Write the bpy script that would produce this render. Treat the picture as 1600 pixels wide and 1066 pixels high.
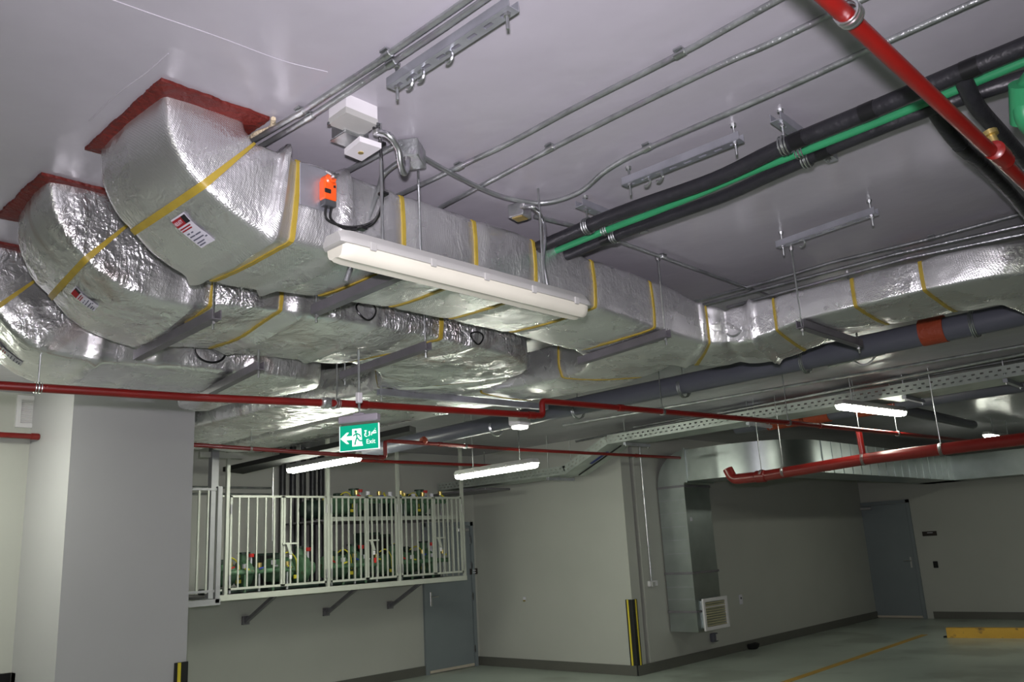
import bpy, math, random
import numpy as np
from mathutils import Vector, Matrix, noise
random.seed(7)
for o in list(bpy.data.objects): bpy.data.objects.remove(o)
SC = bpy.context.scene
COL = SC.collection
V = Vector

# ------------------------------------------------------------------ camera
F, YAW, PIT, ROL, CAMH = 1335.3, .75154, .23968, -.05522, 1.65
_cy, _sy, _cp, _sp = math.cos(YAW), math.sin(YAW), math.cos(PIT), math.sin(PIT)
FW = np.array([_cp*_cy, _cp*_sy, _sp]); _rt = np.array([_sy, -_cy, 0.0]); _up = np.cross(_rt, FW)
_cr, _sr = math.cos(ROL), math.sin(ROL)
RT = _cr*_rt + _sr*_up; UP = -_sr*_rt + _cr*_up
CAM = np.array([0, 0, CAMH])
cam_d = bpy.data.cameras.new('camera'); cam = bpy.data.objects.new('camera', cam_d); COL.objects.link(cam)
cam_d.sensor_width = 36.0; cam_d.sensor_fit = 'HORIZONTAL'; cam_d.lens = F/1600*36.0
cam_d.clip_start = .05; cam_d.clip_end = 200
M = Matrix.Identity(4)
for i in range(3):
    M[i][0] = RT[i]; M[i][1] = UP[i]; M[i][2] = -FW[i]; M[i][3] = CAM[i]
cam.matrix_world = M
SC.camera = cam

def ray(x, y): return RT*(x-800)/F - UP*(y-533)/F + FW
def at(x, y, axis, val):
    """point seen in direction (x, y) on the plane axis = val"""
    d = ray(x, y); k = (val-CAM[axis])/d[axis]
    return V(CAM + d*k)

# ------------------------------------------------------------------ world, flash, view
w = bpy.data.worlds.new('world'); SC.world = w; w.use_nodes = True
w.node_tree.nodes['Background'].inputs[0].default_value = (.02, .02, .02, 1)
w.node_tree.nodes['Background'].inputs[1].default_value = .0
LAMP = 72.0            # emission of the lit diffusers
FLASH = 60.0           # camera flash, watts
fl = bpy.data.lights.new('camera_flash', 'AREA'); fl.shape = 'RECTANGLE'; fl.size = .08; fl.size_y = .05
fl.energy = FLASH; fl.spread = math.radians(116); fl.color = (.97, .90, 1.0)
flo = bpy.data.objects.new('camera_flash', fl); COL.objects.link(flo)
MF = M.copy()
fp = CAM + UP*.14 - RT*.015 + FW*.02
for i in range(3): MF[i][3] = fp[i]
flo.matrix_world = MF
SC.view_settings.view_transform = 'Standard'; SC.view_settings.look = 'None'
SC.view_settings.exposure = 0; SC.view_settings.gamma = 1; SC.view_settings.use_curve_mapping = False

# ------------------------------------------------------------------ materials
def srgb(r, g, b):
    f = lambda c: (c/255/12.92) if c/255 <= .04045 else ((c/255+.055)/1.055)**2.4
    return (f(r), f(g), f(b), 1)
def newmat(name):
    m = bpy.data.materials.new(name); m.use_nodes = True
    nt = m.node_tree; return m, nt, nt.nodes['Principled BSDF']
def mat(name, col, rough=.5, metal=0, var=.08, vscale=3, bump=0, bscale=40, spec=.5, coat=0, dirt=None, dscale=2.5, dth=.6, detail=4):
    m, nt, b = newmat(name); N, L = nt.nodes, nt.links
    tc = N.new('ShaderNodeTexCoord'); nz = N.new('ShaderNodeTexNoise')
    nz.inputs['Scale'].default_value = vscale; nz.inputs['Detail'].default_value = detail
    L.new(tc.outputs['Object'], nz.inputs['Vector'])
    mr = N.new('ShaderNodeMapRange'); mr.inputs[1].default_value = .3; mr.inputs[2].default_value = .7
    mr.inputs[3].default_value = 1-var; mr.inputs[4].default_value = 1+var
    L.new(nz.outputs['Fac'], mr.inputs[0])
    mx = N.new('ShaderNodeMix'); mx.data_type = 'RGBA'; mx.blend_type = 'MULTIPLY'; mx.inputs[0].default_value = 1
    mx.inputs[6].default_value = col; L.new(mr.outputs[0], mx.inputs[7])
    out = mx.outputs[2]
    if dirt:
        n2 = N.new('ShaderNodeTexNoise'); n2.inputs['Scale'].default_value = dscale; n2.inputs['Detail'].default_value = 6
        L.new(tc.outputs['Object'], n2.inputs['Vector'])
        r2 = N.new('ShaderNodeMapRange'); r2.inputs[1].default_value = dth; r2.inputs[2].default_value = dth+.1
        L.new(n2.outputs['Fac'], r2.inputs[0])
        m2 = N.new('ShaderNodeMix'); m2.data_type = 'RGBA'; L.new(r2.outputs[0], m2.inputs[0])
        L.new(out, m2.inputs[6]); m2.inputs[7].default_value = dirt; out = m2.outputs[2]
    L.new(out, b.inputs['Base Color'])
    b.inputs['Roughness'].default_value = rough; b.inputs['Metallic'].default_value = metal
    b.inputs['Specular IOR Level'].default_value = spec
    if coat: b.inputs['Coat Weight'].default_value = coat; b.inputs['Coat Roughness'].default_value = .12
    if bump:
        n3 = N.new('ShaderNodeTexNoise'); n3.inputs['Scale'].default_value = bscale; n3.inputs['Detail'].default_value = 3
        L.new(tc.outputs['Object'], n3.inputs['Vector'])
        bp = N.new('ShaderNodeBump'); bp.inputs['Strength'].default_value = bump; bp.inputs['Distance'].default_value = .02
        L.new(n3.outputs['Fac'], bp.inputs['Height']); L.new(bp.outputs[0], b.inputs['Normal'])
    return m
def emis(name, col, s, base=(.8,.8,.8,1)):
    m, nt, b = newmat(name)
    b.inputs['Base Color'].default_value = base; b.inputs['Emission Color'].default_value = col
    b.inputs['Emission Strength'].default_value = s; b.inputs['Roughness'].default_value = .4
    return m
def foil(name, rough=.25, base=.76, crinkle=.6, grid=.25, dirt=.62, lump=1):
    m, nt, b = newmat(name); N, L = nt.nodes, nt.links
    tc = N.new('ShaderNodeTexCoord')
    def noise_(sc, det=4, dist=0, vec=None):
        n = N.new('ShaderNodeTexNoise'); n.inputs['Scale'].default_value = sc; n.inputs['Detail'].default_value = det
        n.inputs['Distortion'].default_value = dist
        L.new(vec or tc.outputs['Object'], n.inputs['Vector']); return n.outputs['Fac']
    def math_(op, a, c=None):
        n = N.new('ShaderNodeMath'); n.operation = op
        for i, q in enumerate((a, c)):
            if q is None: continue
            if isinstance(q, (int, float)): n.inputs[i].default_value = q
            else: L.new(q, n.inputs[i])
        return n.outputs[0]
    # crumple: facets and ridged creases on slightly warped coordinates
    wn = N.new('ShaderNodeTexNoise'); wn.inputs['Scale'].default_value = 7; wn.inputs['Detail'].default_value = 3
    L.new(tc.outputs['Object'], wn.inputs['Vector'])
    wm = N.new('ShaderNodeVectorMath'); wm.operation = 'MULTIPLY_ADD'; L.new(wn.outputs['Color'], wm.inputs[0])
    wm.inputs[1].default_value = (.09, .09, .09); L.new(tc.outputs['Object'], wm.inputs[2])
    def facets(sc):
        v = N.new('ShaderNodeTexVoronoi'); v.feature = 'F1'; v.inputs['Scale'].default_value = sc
        L.new(wm.outputs[0], v.inputs['Vector']); return v.outputs['Distance']
    r1 = math_('ABSOLUTE', math_('SUBTRACT', noise_(9, 5, .6), .5))
    r2 = math_('ABSOLUTE', math_('SUBTRACT', noise_(34, 5, .4), .5))
    f1, f2 = facets(16), facets(48)
    fine = noise_(150, 3)
    # where the foil is crinkled and where it is drawn tight
    patch = N.new('ShaderNodeMapRange'); patch.inputs[1].default_value = .44; patch.inputs[2].default_value = .60
    patch.inputs[3].default_value = .12; patch.inputs[4].default_value = 1
    L.new(noise_(2.6, 3), patch.inputs[0])
    cr = math_('ADD', math_('MULTIPLY', r1, lump), math_('MULTIPLY', r2, .5))
    sm_ = N.new('ShaderNodeMapping'); sm_.inputs['Scale'].default_value = (46, 5, 4); L.new(wm.outputs[0], sm_.inputs[0])
    sn = N.new('ShaderNodeTexNoise'); sn.inputs['Scale'].default_value = 1; sn.inputs['Detail'].default_value = 4; L.new(sm_.outputs[0], sn.inputs['Vector'])
    streak = math_('ABSOLUTE', math_('SUBTRACT', sn.outputs['Fac'], .5))
    cr = math_('ADD', cr, math_('MULTIPLY', streak, .8))
    cr = math_('MULTIPLY', math_('ADD', cr, math_('ADD', math_('MULTIPLY', f1, .55), math_('MULTIPLY', f2, .22))), patch.outputs[0])
    mp = N.new('ShaderNodeMapping'); mp.inputs['Rotation'].default_value = (.6, .5, .78)
    L.new(tc.outputs['Object'], mp.inputs[0])
    def wave(d):
        wv = N.new('ShaderNodeTexWave'); wv.bands_direction = d; wv.wave_profile = 'SIN'
        wv.inputs['Scale'].default_value = 52; wv.inputs['Distortion'].default_value = .6; wv.inputs['Detail'].default_value = 0
        L.new(mp.outputs[0], wv.inputs['Vector']); return math_('POWER', wv.outputs['Fac'], 6)
    g = math_('MAXIMUM', wave('X'), wave('Y'))
    h = math_('ADD', math_('ADD', cr, math_('MULTIPLY', g, grid*.06)), math_('MULTIPLY', fine, .05))
    bp = N.new('ShaderNodeBump'); bp.inputs['Strength'].default_value = crinkle; bp.inputs['Distance'].default_value = .02
    L.new(h, bp.inputs['Height']); L.new(bp.outputs[0], b.inputs['Normal'])
    rr = N.new('ShaderNodeMapRange'); rr.inputs[1].default_value = .3; rr.inputs[2].default_value = .7
    rr.inputs[3].default_value = rough*.7; rr.inputs[4].default_value = rough*1.5
    L.new(noise_(4, 4), rr.inputs[0]); L.new(rr.outputs[0], b.inputs['Roughness'])
    dn = N.new('ShaderNodeMapRange'); dn.inputs[1].default_value = dirt; dn.inputs[2].default_value = dirt+.12
    dn.inputs[3].default_value = 0; dn.inputs[4].default_value = .55
    L.new(noise_(3.1, 6, 1.2), dn.inputs[0])
    mx = N.new('ShaderNodeMix'); mx.data_type = 'RGBA'; L.new(dn.outputs[0], mx.inputs[0])
    mx.inputs[6].default_value = (base, base, base*1.01, 1); mx.inputs[7].default_value = (.42, .30, .26, 1)
    L.new(mx.outputs[2], b.inputs['Base Color']); b.inputs['Metallic'].default_value = .88
    return m
MT = {}
MT['ceiling'] = mat('ceiling_paint', srgb(168, 165, 172), .27, var=.05, vscale=1.4, bump=.3, bscale=4, spec=.5)
MT['wall'] = mat('wall_paint', srgb(176, 177, 170), .45, var=.04, vscale=1.0, bump=.05, bscale=8, spec=.4)
MT['pillar'] = mat('pillar_paint', srgb(178, 177, 180), .42, var=.03, vscale=1.0, bump=.05, bscale=7)
MT['skirt'] = mat('skirting_paint', srgb(92, 92, 86), .4, var=.05)
MT['floor'] = mat('epoxy_floor', srgb(172, 182, 172), .28, var=.1, vscale=1.2, bump=.04, bscale=6, dirt=srgb(150, 158, 148), dscale=1.1, dth=.52)
MT['yellow_paint'] = mat('yellow_line_paint', srgb(190, 150, 60), .4, var=.15)
MT['yellow'] = mat('yellow_block_paint', srgb(215, 165, 25), .4, var=.12, dirt=srgb(120, 90, 30), dscale=6, dth=.62)
MT['foil'] = foil('foil_jacket')
MT['foil_tight'] = foil('foil_jacket_tight', rough=.27, crinkle=.5, grid=.75, lump=.6, dirt=.68)
MT['foil_rough'] = foil('foil_jacket_crumpled', rough=.24, crinkle=1.0, grid=.1, dirt=.58)
MT['tape'] = mat('yellow_strap', srgb(164, 142, 52), .5, var=.1, vscale=20)
MT['sealant'] = mat('fire_sealant_red', srgb(96, 24, 16), .65, var=.2, vscale=9, bump=.6, bscale=40)
MT['foam'] = mat('sealant_foam', srgb(205, 190, 160), .8, bump=.6, bscale=90)
MT['galv'] = mat('galvanised_steel', (.52, .54, .54, 1), .32, 1, var=.18, vscale=14, bump=.05, bscale=12)
MT['galv_duct'] = mat('galvanised_sheet', (.42, .46, .45, 1), .36, 1, var=.12, vscale=3, bump=.1, bscale=4)
MT['galv_old'] = mat('painted_over_conduit', (.40, .42, .42, 1), .38, .85, var=.3, vscale=9, bump=.2, bscale=60, dirt=srgb(176, 172, 180), dscale=10, dth=.56)
MT['strut'] = mat('zinc_channel', (.50, .51, .56, 1), .42, .8, var=.15, vscale=8)
MT['strut_dull'] = mat('dull_channel', (.21, .20, .22, 1), .5, .6, var=.12, vscale=8)
MT['red'] = mat('red_pipe_paint', srgb(118, 19, 15), .34, var=.12, vscale=8, coat=.15)
MT['black'] = mat('black_insulation', srgb(34, 34, 38), .42, var=.25, vscale=6, bump=.35, bscale=18)
MT['black_matt'] = mat('black_matt', srgb(22, 22, 23), .7)
MT['green'] = mat('green_pipe', srgb(46, 134, 88), .4, var=.08, vscale=7)
MT['greypipe'] = mat('grey_pvc', srgb(88, 90, 100), .4, var=.06, vscale=3)
MT['orange_wrap'] = mat('orange_fire_wrap', srgb(150, 62, 34), .6, bump=.4, bscale=40)
MT['white'] = mat('white_plastic', srgb(214, 212, 214), .35, var=.03, vscale=5)
MT['housing'] = mat('grey_housing', srgb(170, 170, 166), .4, var=.04, vscale=5)
MT['diffuser'] = mat('cream_diffuser', srgb(214, 212, 196), .22, var=.04, vscale=6, coat=.4)
MT['lamp'] = emis('lit_diffuser', (.97, 1.0, .86, 1), LAMP)
MT['lamp_weak'] = emis('weaker_lit_diffuser', (.97, 1.0, .86, 1), LAMP*.45)
MT['small_lamp'] = emis('small_lit_diffuser', (1.0, .98, .92, 1), 1.6)
MT['orange'] = mat('orange_plastic', srgb(238, 90, 30), .35, var=.05)
MT['darkgrey'] = mat('dark_grey_plastic', srgb(70, 72, 74), .4)
MT['cable'] = mat('black_cable', srgb(18, 18, 20), .35)
MT['flex'] = mat('flexible_steel', (.62, .63, .65, 1), .3, 1, var=.1, vscale=40)
MT['cage'] = mat('cage_paint', srgb(172, 175, 166), .45, var=.05, vscale=4)
MT['cage_grey'] = mat('cage_grey_paint', srgb(140, 140, 144), .45, var=.05, vscale=4)
MT['door'] = mat('door_paint', srgb(124, 132, 136), .38, var=.04, vscale=2)
MT['door_edge'] = mat('door_seal', srgb(190, 180, 165), .5)
MT['steel'] = mat('brushed_steel', (.5, .5, .5, 1), .35, 1)
MT['pump'] = mat('pump_green', srgb(78, 112, 84), .45, var=.3, vscale=12, dirt=srgb(70, 70, 50), dscale=14)
MT['pump_dark'] = mat('tank_dark_green', srgb(30, 48, 40), .5, var=.2, vscale=8)
MT['brass'] = mat('brass', (.62, .48, .18, 1), .35, .9)
MT['tagred'] = mat('red_tag', srgb(190, 40, 36), .5)
MT['tagblue'] = mat('blue_cap', srgb(40, 60, 150), .5)
MT['tagyellow'] = mat('yellow_tag', srgb(200, 190, 50), .5)
MT['tagwhite'] = mat('paper_white', srgb(205, 203, 212), .6, var=.03)
MT['tray'] = mat('tray_steel', (.46, .50, .47, 1), .45, .7, var=.12, vscale=6)
MT['guard_black'] = mat('black_rubber', srgb(26, 26, 28), .55)
MT['guard_yellow'] = mat('yellow_reflective', srgb(214, 196, 60), .4)
MT['exit_green'] = emis('exit_green', srgb(0, 150, 118), 1.0, srgb(0, 120, 90))
MT['exit_white'] = emis('exit_white', (1, 1, 1, 1), .75)
MT['exit_body'] = mat('exit_housing', srgb(158, 152, 162), .4)
MT['ink'] = mat('grey_ink', srgb(96, 96, 112), .7)
MT['labelred'] = mat('label_red', srgb(150, 24, 34), .6)
MT['labelblack'] = mat('label_black', srgb(24, 22, 28), .6)
MT['blue'] = mat('blue_label', srgb(40, 50, 130), .6)
MT['plaque'] = mat('brown_plaque', srgb(34, 22, 14), .4)
MT['louvre'] = mat('louvre_cream', srgb(178, 172, 140), .5)
MT['pinkwrap'] = mat('clear_film', srgb(210, 205, 205), .3)

# ------------------------------------------------------------------ mesh helpers
class MB:
    def __init__(s): s.v = []; s.f = []
    def add(s, vs, fs):
        n = len(s.v); s.v += [V(p) for p in vs]; s.f += [tuple(i+n for i in f) for f in fs]; return s
    def box(s, c, d, rot=None, bev=0):
        c = V(c); h = V(d)/2; R = rot or Matrix.Identity(3)
        if not bev:
            vs = [c + R @ V((sx*h.x, sy*h.y, sz*h.z)) for sx in (-1, 1) for sy in (-1, 1) for sz in (-1, 1)]
            return s.add(vs, [(0, 1, 3, 2), (4, 6, 7, 5), (0, 4, 5, 1), (2, 3, 7, 6), (0, 2, 6, 4), (1, 5, 7, 3)])
        b = min(bev, h.x*.9, h.y*.9, h.z*.9); vs = []; ix = {}
        for sx in (-1, 1):
            for sy in (-1, 1):
                for sz in (-1, 1):
                    for a in range(3):
                        q = V((h.x-b, h.y-b, h.z-b)); q[a] = h[a]
                        ix[(sx, sy, sz, a)] = len(vs); vs.append(c + R @ V((sx*q.x, sy*q.y, sz*q.z)))
        fs = []
        S = (-1, 1)
        for k in S:
            fs.append([ix[(k, p, q, 0)] for p, q in ((-1, -1), (1, -1), (1, 1), (-1, 1))][::k])
            fs.append([ix[(p, k, q, 1)] for p, q in ((-1, -1), (-1, 1), (1, 1), (1, -1))][::k])
            fs.append([ix[(p, q, k, 2)] for p, q in ((-1, -1), (1, -1), (1, 1), (-1, 1))][::k])
        for p in S:
            for q in S:
                fs.append([ix[(p, q, -1, 0)], ix[(p, q, 1, 0)], ix[(p, q, 1, 1)], ix[(p, q, -1, 1)]])
                fs.append([ix[(p, -1, q, 0)], ix[(p, 1, q, 0)], ix[(p, 1, q, 2)], ix[(p, -1, q, 2)]])
                fs.append([ix[(-1, p, q, 1)], ix[(1, p, q, 1)], ix[(1, p, q, 2)], ix[(-1, p, q, 2)]])
                for r in S: fs.append([ix[(p, q, r, 0)], ix[(p, q, r, 1)], ix[(p, q, r, 2)]])
        return s.add(vs, fs)
    def bar(s, p0, p1, w, h, up=(0, 0, 1)):
        p0, p1 = V(p0), V(p1); d = (p1-p0); L = d.length; d.normalize(); u = V(up)
        if abs(d.dot(u)) > .98: u = V((0, 1, 0))
        y = u.cross(d).normalized(); z = d.cross(y)
        R = Matrix((d, y, z)).transposed()
        return s.box((p0+p1)/2, (L, w, h), R)
    def tube(s, pts, r, n=12, caps=True, ribs=0, closed=False):
        pts = [V(p) for p in pts]; m = len(pts); rings = []
        t0 = (pts[1]-pts[0]).normalized(); u = t0.orthogonal().normalized()
        base = len(s.v)
        for i, p in enumerate(pts):
            a = pts[i-1] if i or closed else p; b = pts[(i+1) % m] if i < m-1 or closed else p
            t = (b-a).normalized()
            u = (u - t*u.dot(t)).normalized(); v = t.cross(u)
            rr = r[i] if isinstance(r, (list, tuple)) else r
            if ribs: rr *= (1 + .13*(i % 2))
            for k in range(n):
                an = 2*math.pi*k/n; s.v.append(p + (u*math.cos(an)+v*math.sin(an))*rr)
        for i in range(m if closed else m-1):
            j = (i+1) % m
            for k in range(n):
                s.f.append((base+i*n+k, base+i*n+(k+1) % n, base+j*n+(k+1) % n, base+j*n+k))
        if caps and not closed:
            s.f.append(tuple(base+k for k in range(n))[::-1]); s.f.append(tuple(base+(m-1)*n+k for k in range(n)))
        return s
    def lathe(s, p0, axis, prof, n=20):
        """prof: (distance along axis, radius)"""
        a = V(axis).normalized(); return s.tube([V(p0)+a*d for d, r in prof], [max(r, 1e-4) for d, r in prof], n)
    def prism(s, poly, d):
        """poly: 3D loop, d: extrusion vector"""
        d = V(d); n = len(poly); a = [V(p) for p in poly]
        return s.add(a + [p+d for p in a], [tuple(range(n))[::-1], tuple(range(n, 2*n))] + [(i, (i+1) % n, n+(i+1) % n, n+i) for i in range(n)])
    def build(s, name, m, parent=None, smooth=False, tris=None):
        org = V(ORG.get(parent.name, (0, 0, 0))) if parent else None
        if org is None:
            xs = [p.x for p in s.v]; ys = [p.y for p in s.v]; zs = [p.z for p in s.v]
            org = V(((min(xs)+max(xs))/2, (min(ys)+max(ys))/2, min(zs)))
        me = bpy.data.meshes.new(name); me.from_pydata([p-org for p in s.v], [], s.f); me.update()
        me.materials.append(MT[m] if isinstance(m, str) else m)
        import bmesh
        bm = bmesh.new(); bm.from_mesh(me); bmesh.ops.recalc_face_normals(bm, faces=bm.faces)
        bm.to_mesh(me); bm.free()
        if smooth:
            me.polygons.foreach_set('use_smooth', [True]*len(me.polygons))
            try: me.set_sharp_from_angle(angle=math.radians(38))
            except Exception: pass
        o = bpy.data.objects.new(name, me); COL.objects.link(o)
        if parent: o.parent = parent; ORG[o.name] = org
        else: o.location = org; ORG[o.name] = org
        return o
ORG = {}
def tag(o, label, cat, group=None, kind=None):
    o['label'] = label; o['category'] = cat
    if group: o['group'] = group
    if kind: o['kind'] = kind
    return o
def thing(name, loc, label, cat, group=None):
    o = bpy.data.objects.new(name, None); COL.objects.link(o); o.location = loc; o.empty_display_size = .1
    ORG[o.name] = V(loc); return tag(o, label, cat, group)
def struct(name, mb, m, label=None):
    o = mb.build(name, m); o['kind'] = 'structure'
    if label: o['label'] = label
    return o
def copy_tree(o, parent=None):
    c = o.copy(); COL.objects.link(c)
    if parent: c.parent = parent
    for ch in list(o.children): copy_tree(ch, c)
    return c
def bend(pts, r=.1, n=6):
    """round the corners of a polyline"""
    pts = [V(p) for p in pts]; out = [pts[0]]
    for i in range(1, len(pts)-1):
        a, b, c = pts[i-1], pts[i], pts[i+1]
        d1, d2 = (a-b), (c-b); k = min(r, d1.length*.45, d2.length*.45)
        p, q = b+d1.normalized()*k, b+d2.normalized()*k
        for j in range(n+1):
            t = j/n; out.append(p*(1-t)**2 + b*2*t*(1-t) + q*t*t)
    out.append(pts[-1]); return out
def spline(pts, n=8):
    pts = [V(p) for p in pts]; P = [pts[0]*2-pts[1]] + pts + [pts[-1]*2-pts[-2]]; out = []
    for i in range(1, len(P)-2):
        a, b, c, d = P[i-1:i+3]
        for j in range(n):
            t = j/n; out.append(.5*((2*b) + (c-a)*t + (2*a-5*b+4*c-d)*t*t + (3*b-a-3*c+d)*t**3))
    out.append(pts[-1]); return out
def text_mesh(txt, size, name='text'):
    cu = bpy.data.curves.new(name, 'FONT'); cu.body = txt; cu.size = size; cu.align_x = 'CENTER'; cu.align_y = 'CENTER'
    cu.extrude = .0006
    to = bpy.data.objects.new(name, cu); COL.objects.link(to)
    bpy.context.view_layer.update()
    me = bpy.data.meshes.new_from_object(to.evaluated_get(bpy.context.evaluated_depsgraph_get()))
    vs = [v.co.copy() for v in me.vertices]; fs = [tuple(p.vertices) for p in me.polygons]
    bpy.data.objects.remove(to); bpy.data.curves.remove(cu); bpy.data.meshes.remove(me)
    return vs, fs

# ------------------------------------------------------------------ room
H = 3.13
X0, X1, Y0 = -7.0, 17.35, -8.0
YB, YW, XS, YC = 9.85, 7.72, 9.45, 6.95     # back wall, near-left wall, side wall, recessed right wall
T = .2
struct('floor', MB().box(((X0+X1)/2, (Y0+YB)/2, -.1), (X1-X0+.4, YB-Y0+.4, .2)), 'floor')
struct('ceiling', MB().box(((X0+X1)/2, (Y0+YB)/2, H+.1), (X1-X0+.4, YB-Y0+.4, .2)), 'ceiling')
struct('wall_back', MB().box(((2.4+XS)/2+.1, YB+T/2, H/2), (XS-2.4+T, T, H)), 'wall')
struct('wall_near_left', MB().box(((X0+2.37)/2, YW+T/2, H/2), (2.37-X0, T, H)), 'wall')
struct('wall_left_return', MB().box((2.27, (YW+YB)/2+.1, H/2), (T, YB-YW, H)), 'wall')
struct('wall_side', MB().box((XS+T/2, (YC+YB)/2, H/2), (T, YB-YC, H)), 'wall')
struct('wall_right', MB().box(((XS+X1)/2+T/2+.1, YC+T/2, H/2), (X1-XS-.2, T, H)), 'wall')
struct('wall_far', MB().box((X1+T/2, (Y0+YC)/2, H/2), (T, YC-Y0, H)), 'wall')
struct('wall_behind', MB().box((X0-T/2, (Y0+YW)/2, H/2), (T, YW-Y0, H)), 'wall')
struct('wall_near', MB().box(((X0+X1)/2, Y0-T/2, H/2), (X1-X0, T, H)), 'wall')
SK = .125
def skirt(n, c, d): struct(n, MB().box(c, d), 'skirt')
skirt('baseboard_back', ((2.4+8.36)/2, YB-.01, SK/2), (8.36-2.4, .02, SK))
skirt('baseboard_back_right', ((9.42+XS)/2, YB-.01, SK/2), (.04, .02, SK))
skirt('baseboard_side', (XS-.01, (YC+YB)/2, SK/2), (.02, YB-YC, SK))
skirt('baseboard_right', ((XS+X1)/2, YC-.01, SK/2), (X1-XS, .02, SK))
skirt('baseboard_far', (X1-.01, (Y0+5.9)/2, SK/2), (.02, 5.9-Y0, SK))
skirt('baseboard_near_left', ((X0+2.37)/2, YW-.01, SK/2), (2.37-X0, .02, SK))

# hairline plaster seam and patch marks on the ceiling
for k, px in enumerate((((170, -2), (250, 26), (340, 57), (440, 95), (512, 113)), ((140, 190), (180, 150), (232, 112), (262, 84)))):
    P_ = [at(x, y, 2, H-.001) for x, y in px]
    struct('trim_%d' % (k+2), MB().tube(spline([p+V((.004*noise.noise(p*9), .004*noise.noise(p*7), .0005)) for p in P_], 8), .0022, 6), 'ceiling', 'raised plaster seam on the ceiling')
# pillar
PX0, PX1, PY0, PY1 = 2.37, 3.335, 6.80, YW
struct('wall_pillar', MB().box(((PX0+PX1)/2, (PY0+PY1)/2+.1, H/2), (PX1-PX0, PY1-PY0+.2, H)), 'pillar')
def guard(x, y, sx, sy, label, h=.94):
    t = thing('corner_guard', (x, y, 0), label, 'corner guard', 'striped rubber corner guards')
    L_, th = .1, .012
    mb = MB(); mb.box((x+sx*L_/2-sx*th*.5, y-sy*th/2, h/2), (L_+th, th, h), bev=.003); mb.box((x-sx*th/2, y+sy*L_/2, h/2), (th, L_, h), bev=.003)
    mb.build('rubber_strip', 'guard_black', t)
    for k in (.62,):
        MB().box((x+sx*L_*k, y-sy*(th+.002), h/2), (.026, .004, h*.995)).build('yellow_stripe', 'guard_yellow', t)
        MB().box((x-sx*(th+.002), y+sy*L_*k, h/2), (.004, .026, h*.995)).build('yellow_stripe', 'guard_yellow', t)
    return t
guard(PX1, PY0, -1, 1, 'black and yellow corner guard at right foot of the grey pillar')
guard(PX0, YW, -1, -1, 'black and yellow corner guard at left foot of the pale pillar side')
guard(XS, YC, 1, 1, 'tall black and yellow corner guard where side wall meets recessed wall')

# doors
def door(n, c, wdt, hgt, face, label, hinge=1):
    """face: 'Y' in a wall facing -Y, 'X' in a wall facing -X"""
    x, y = c; o = bpy.data.objects.new('door_%d' % n, None); COL.objects.link(o); o.location = (x, y, 0)
    ORG[o.name] = V((x, y, 0)); o['kind'] = 'structure'; o['label'] = label
    if face == 'Y': R = Matrix.Identity(3)
    else: R = Matrix.Rotation(-math.pi/2, 3, 'Z')
    def B(mb, u, v, z, du, dv, dz, **k):
        mb.box(V((x, y, z)) + R @ V((u, v, 0)), (du, dv, dz), R, **k); return mb
    f = .06
    fr = MB(); B(fr, -wdt/2-f/2, -.015, (hgt+f)/2, f, .05, hgt+f); B(fr, wdt/2+f/2, -.015, (hgt+f)/2, f, .05, hgt+f); B(fr, 0, -.015, hgt+f/2, wdt+2*f, .05, f)
    fr.build('door_frame', 'door', o)
    B(MB(), 0, -.008, hgt/2+.01, wdt-.012, .03, hgt-.03, bev=.003).build('door_leaf', 'door', o)
    B(MB(), 0, -.028, .03, wdt-.03, .012, .035).build('drip_strip', 'door_edge', o)
    for z in (.25, 1.0, 1.45, hgt-.22):
        B(MB(), hinge*(wdt/2+.005), -.03, z, .02, .02, .1).build('hinge', 'steel', o)
    hm = MB(); B(hm, -hinge*(wdt/2-.07), -.03, 1.02, .035, .012, .2, bev=.004)
    p = V((x, y, 1.05)) + R @ V((-hinge*(wdt/2-.07), -.06, 0)); q = p + R @ V((hinge*.12, 0, 0))
    hm.tube([p+R @ V((0, .04, 0)), p, q], .009, 8); hm.build('door_handle', 'steel', o)
    cm = MB(); B(cm, hinge*(wdt/2-.16), -.045, hgt-.06, .22, .045, .05, bev=.006)
    cm.build('door_closer', 'steel', o)
    return o
door(1, (8.87, YB), .90, 2.05, 'Y', 'grey steel door half hidden by the equipment cage')
door(2, (X1, 6.545), .93, 2.13, 'X', 'dark grey steel door in the far wall', hinge=-1)
def plaque(p, R, wd, ht, label, lines=2):
    t = thing('wall_plaque', p, label, 'sign', None)
    MB().box(p, (wd, .008, ht), R, bev=.002).build('plate', 'plaque', t)
    for k in range(lines):
        MB().box(V(p)+R @ V((.01, -.006, ht*(.18-.4*k))), (wd*.38, .003, ht*.13), R).build('lettering', 'tagwhite', t)
RX = Matrix.Rotation(-math.pi/2, 3, 'Z')
plaque((9.36, YB-.035, 1.365), Matrix.Identity(3), .16, .085, 'small dark brown plaque at the frame of the caged corner door')
plaque((X1-.006, 5.74, 1.53), RX, .26, .085, 'small brown name plaque right of the far grey door', 1)
t = MB().box((X1-.012, 5.72, .965), (.025, .08, .12), bev=.005).build('access_reader', 'black_matt'); tag(t, 'small black access reader on far wall below the plaque', 'card reader')

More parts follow.
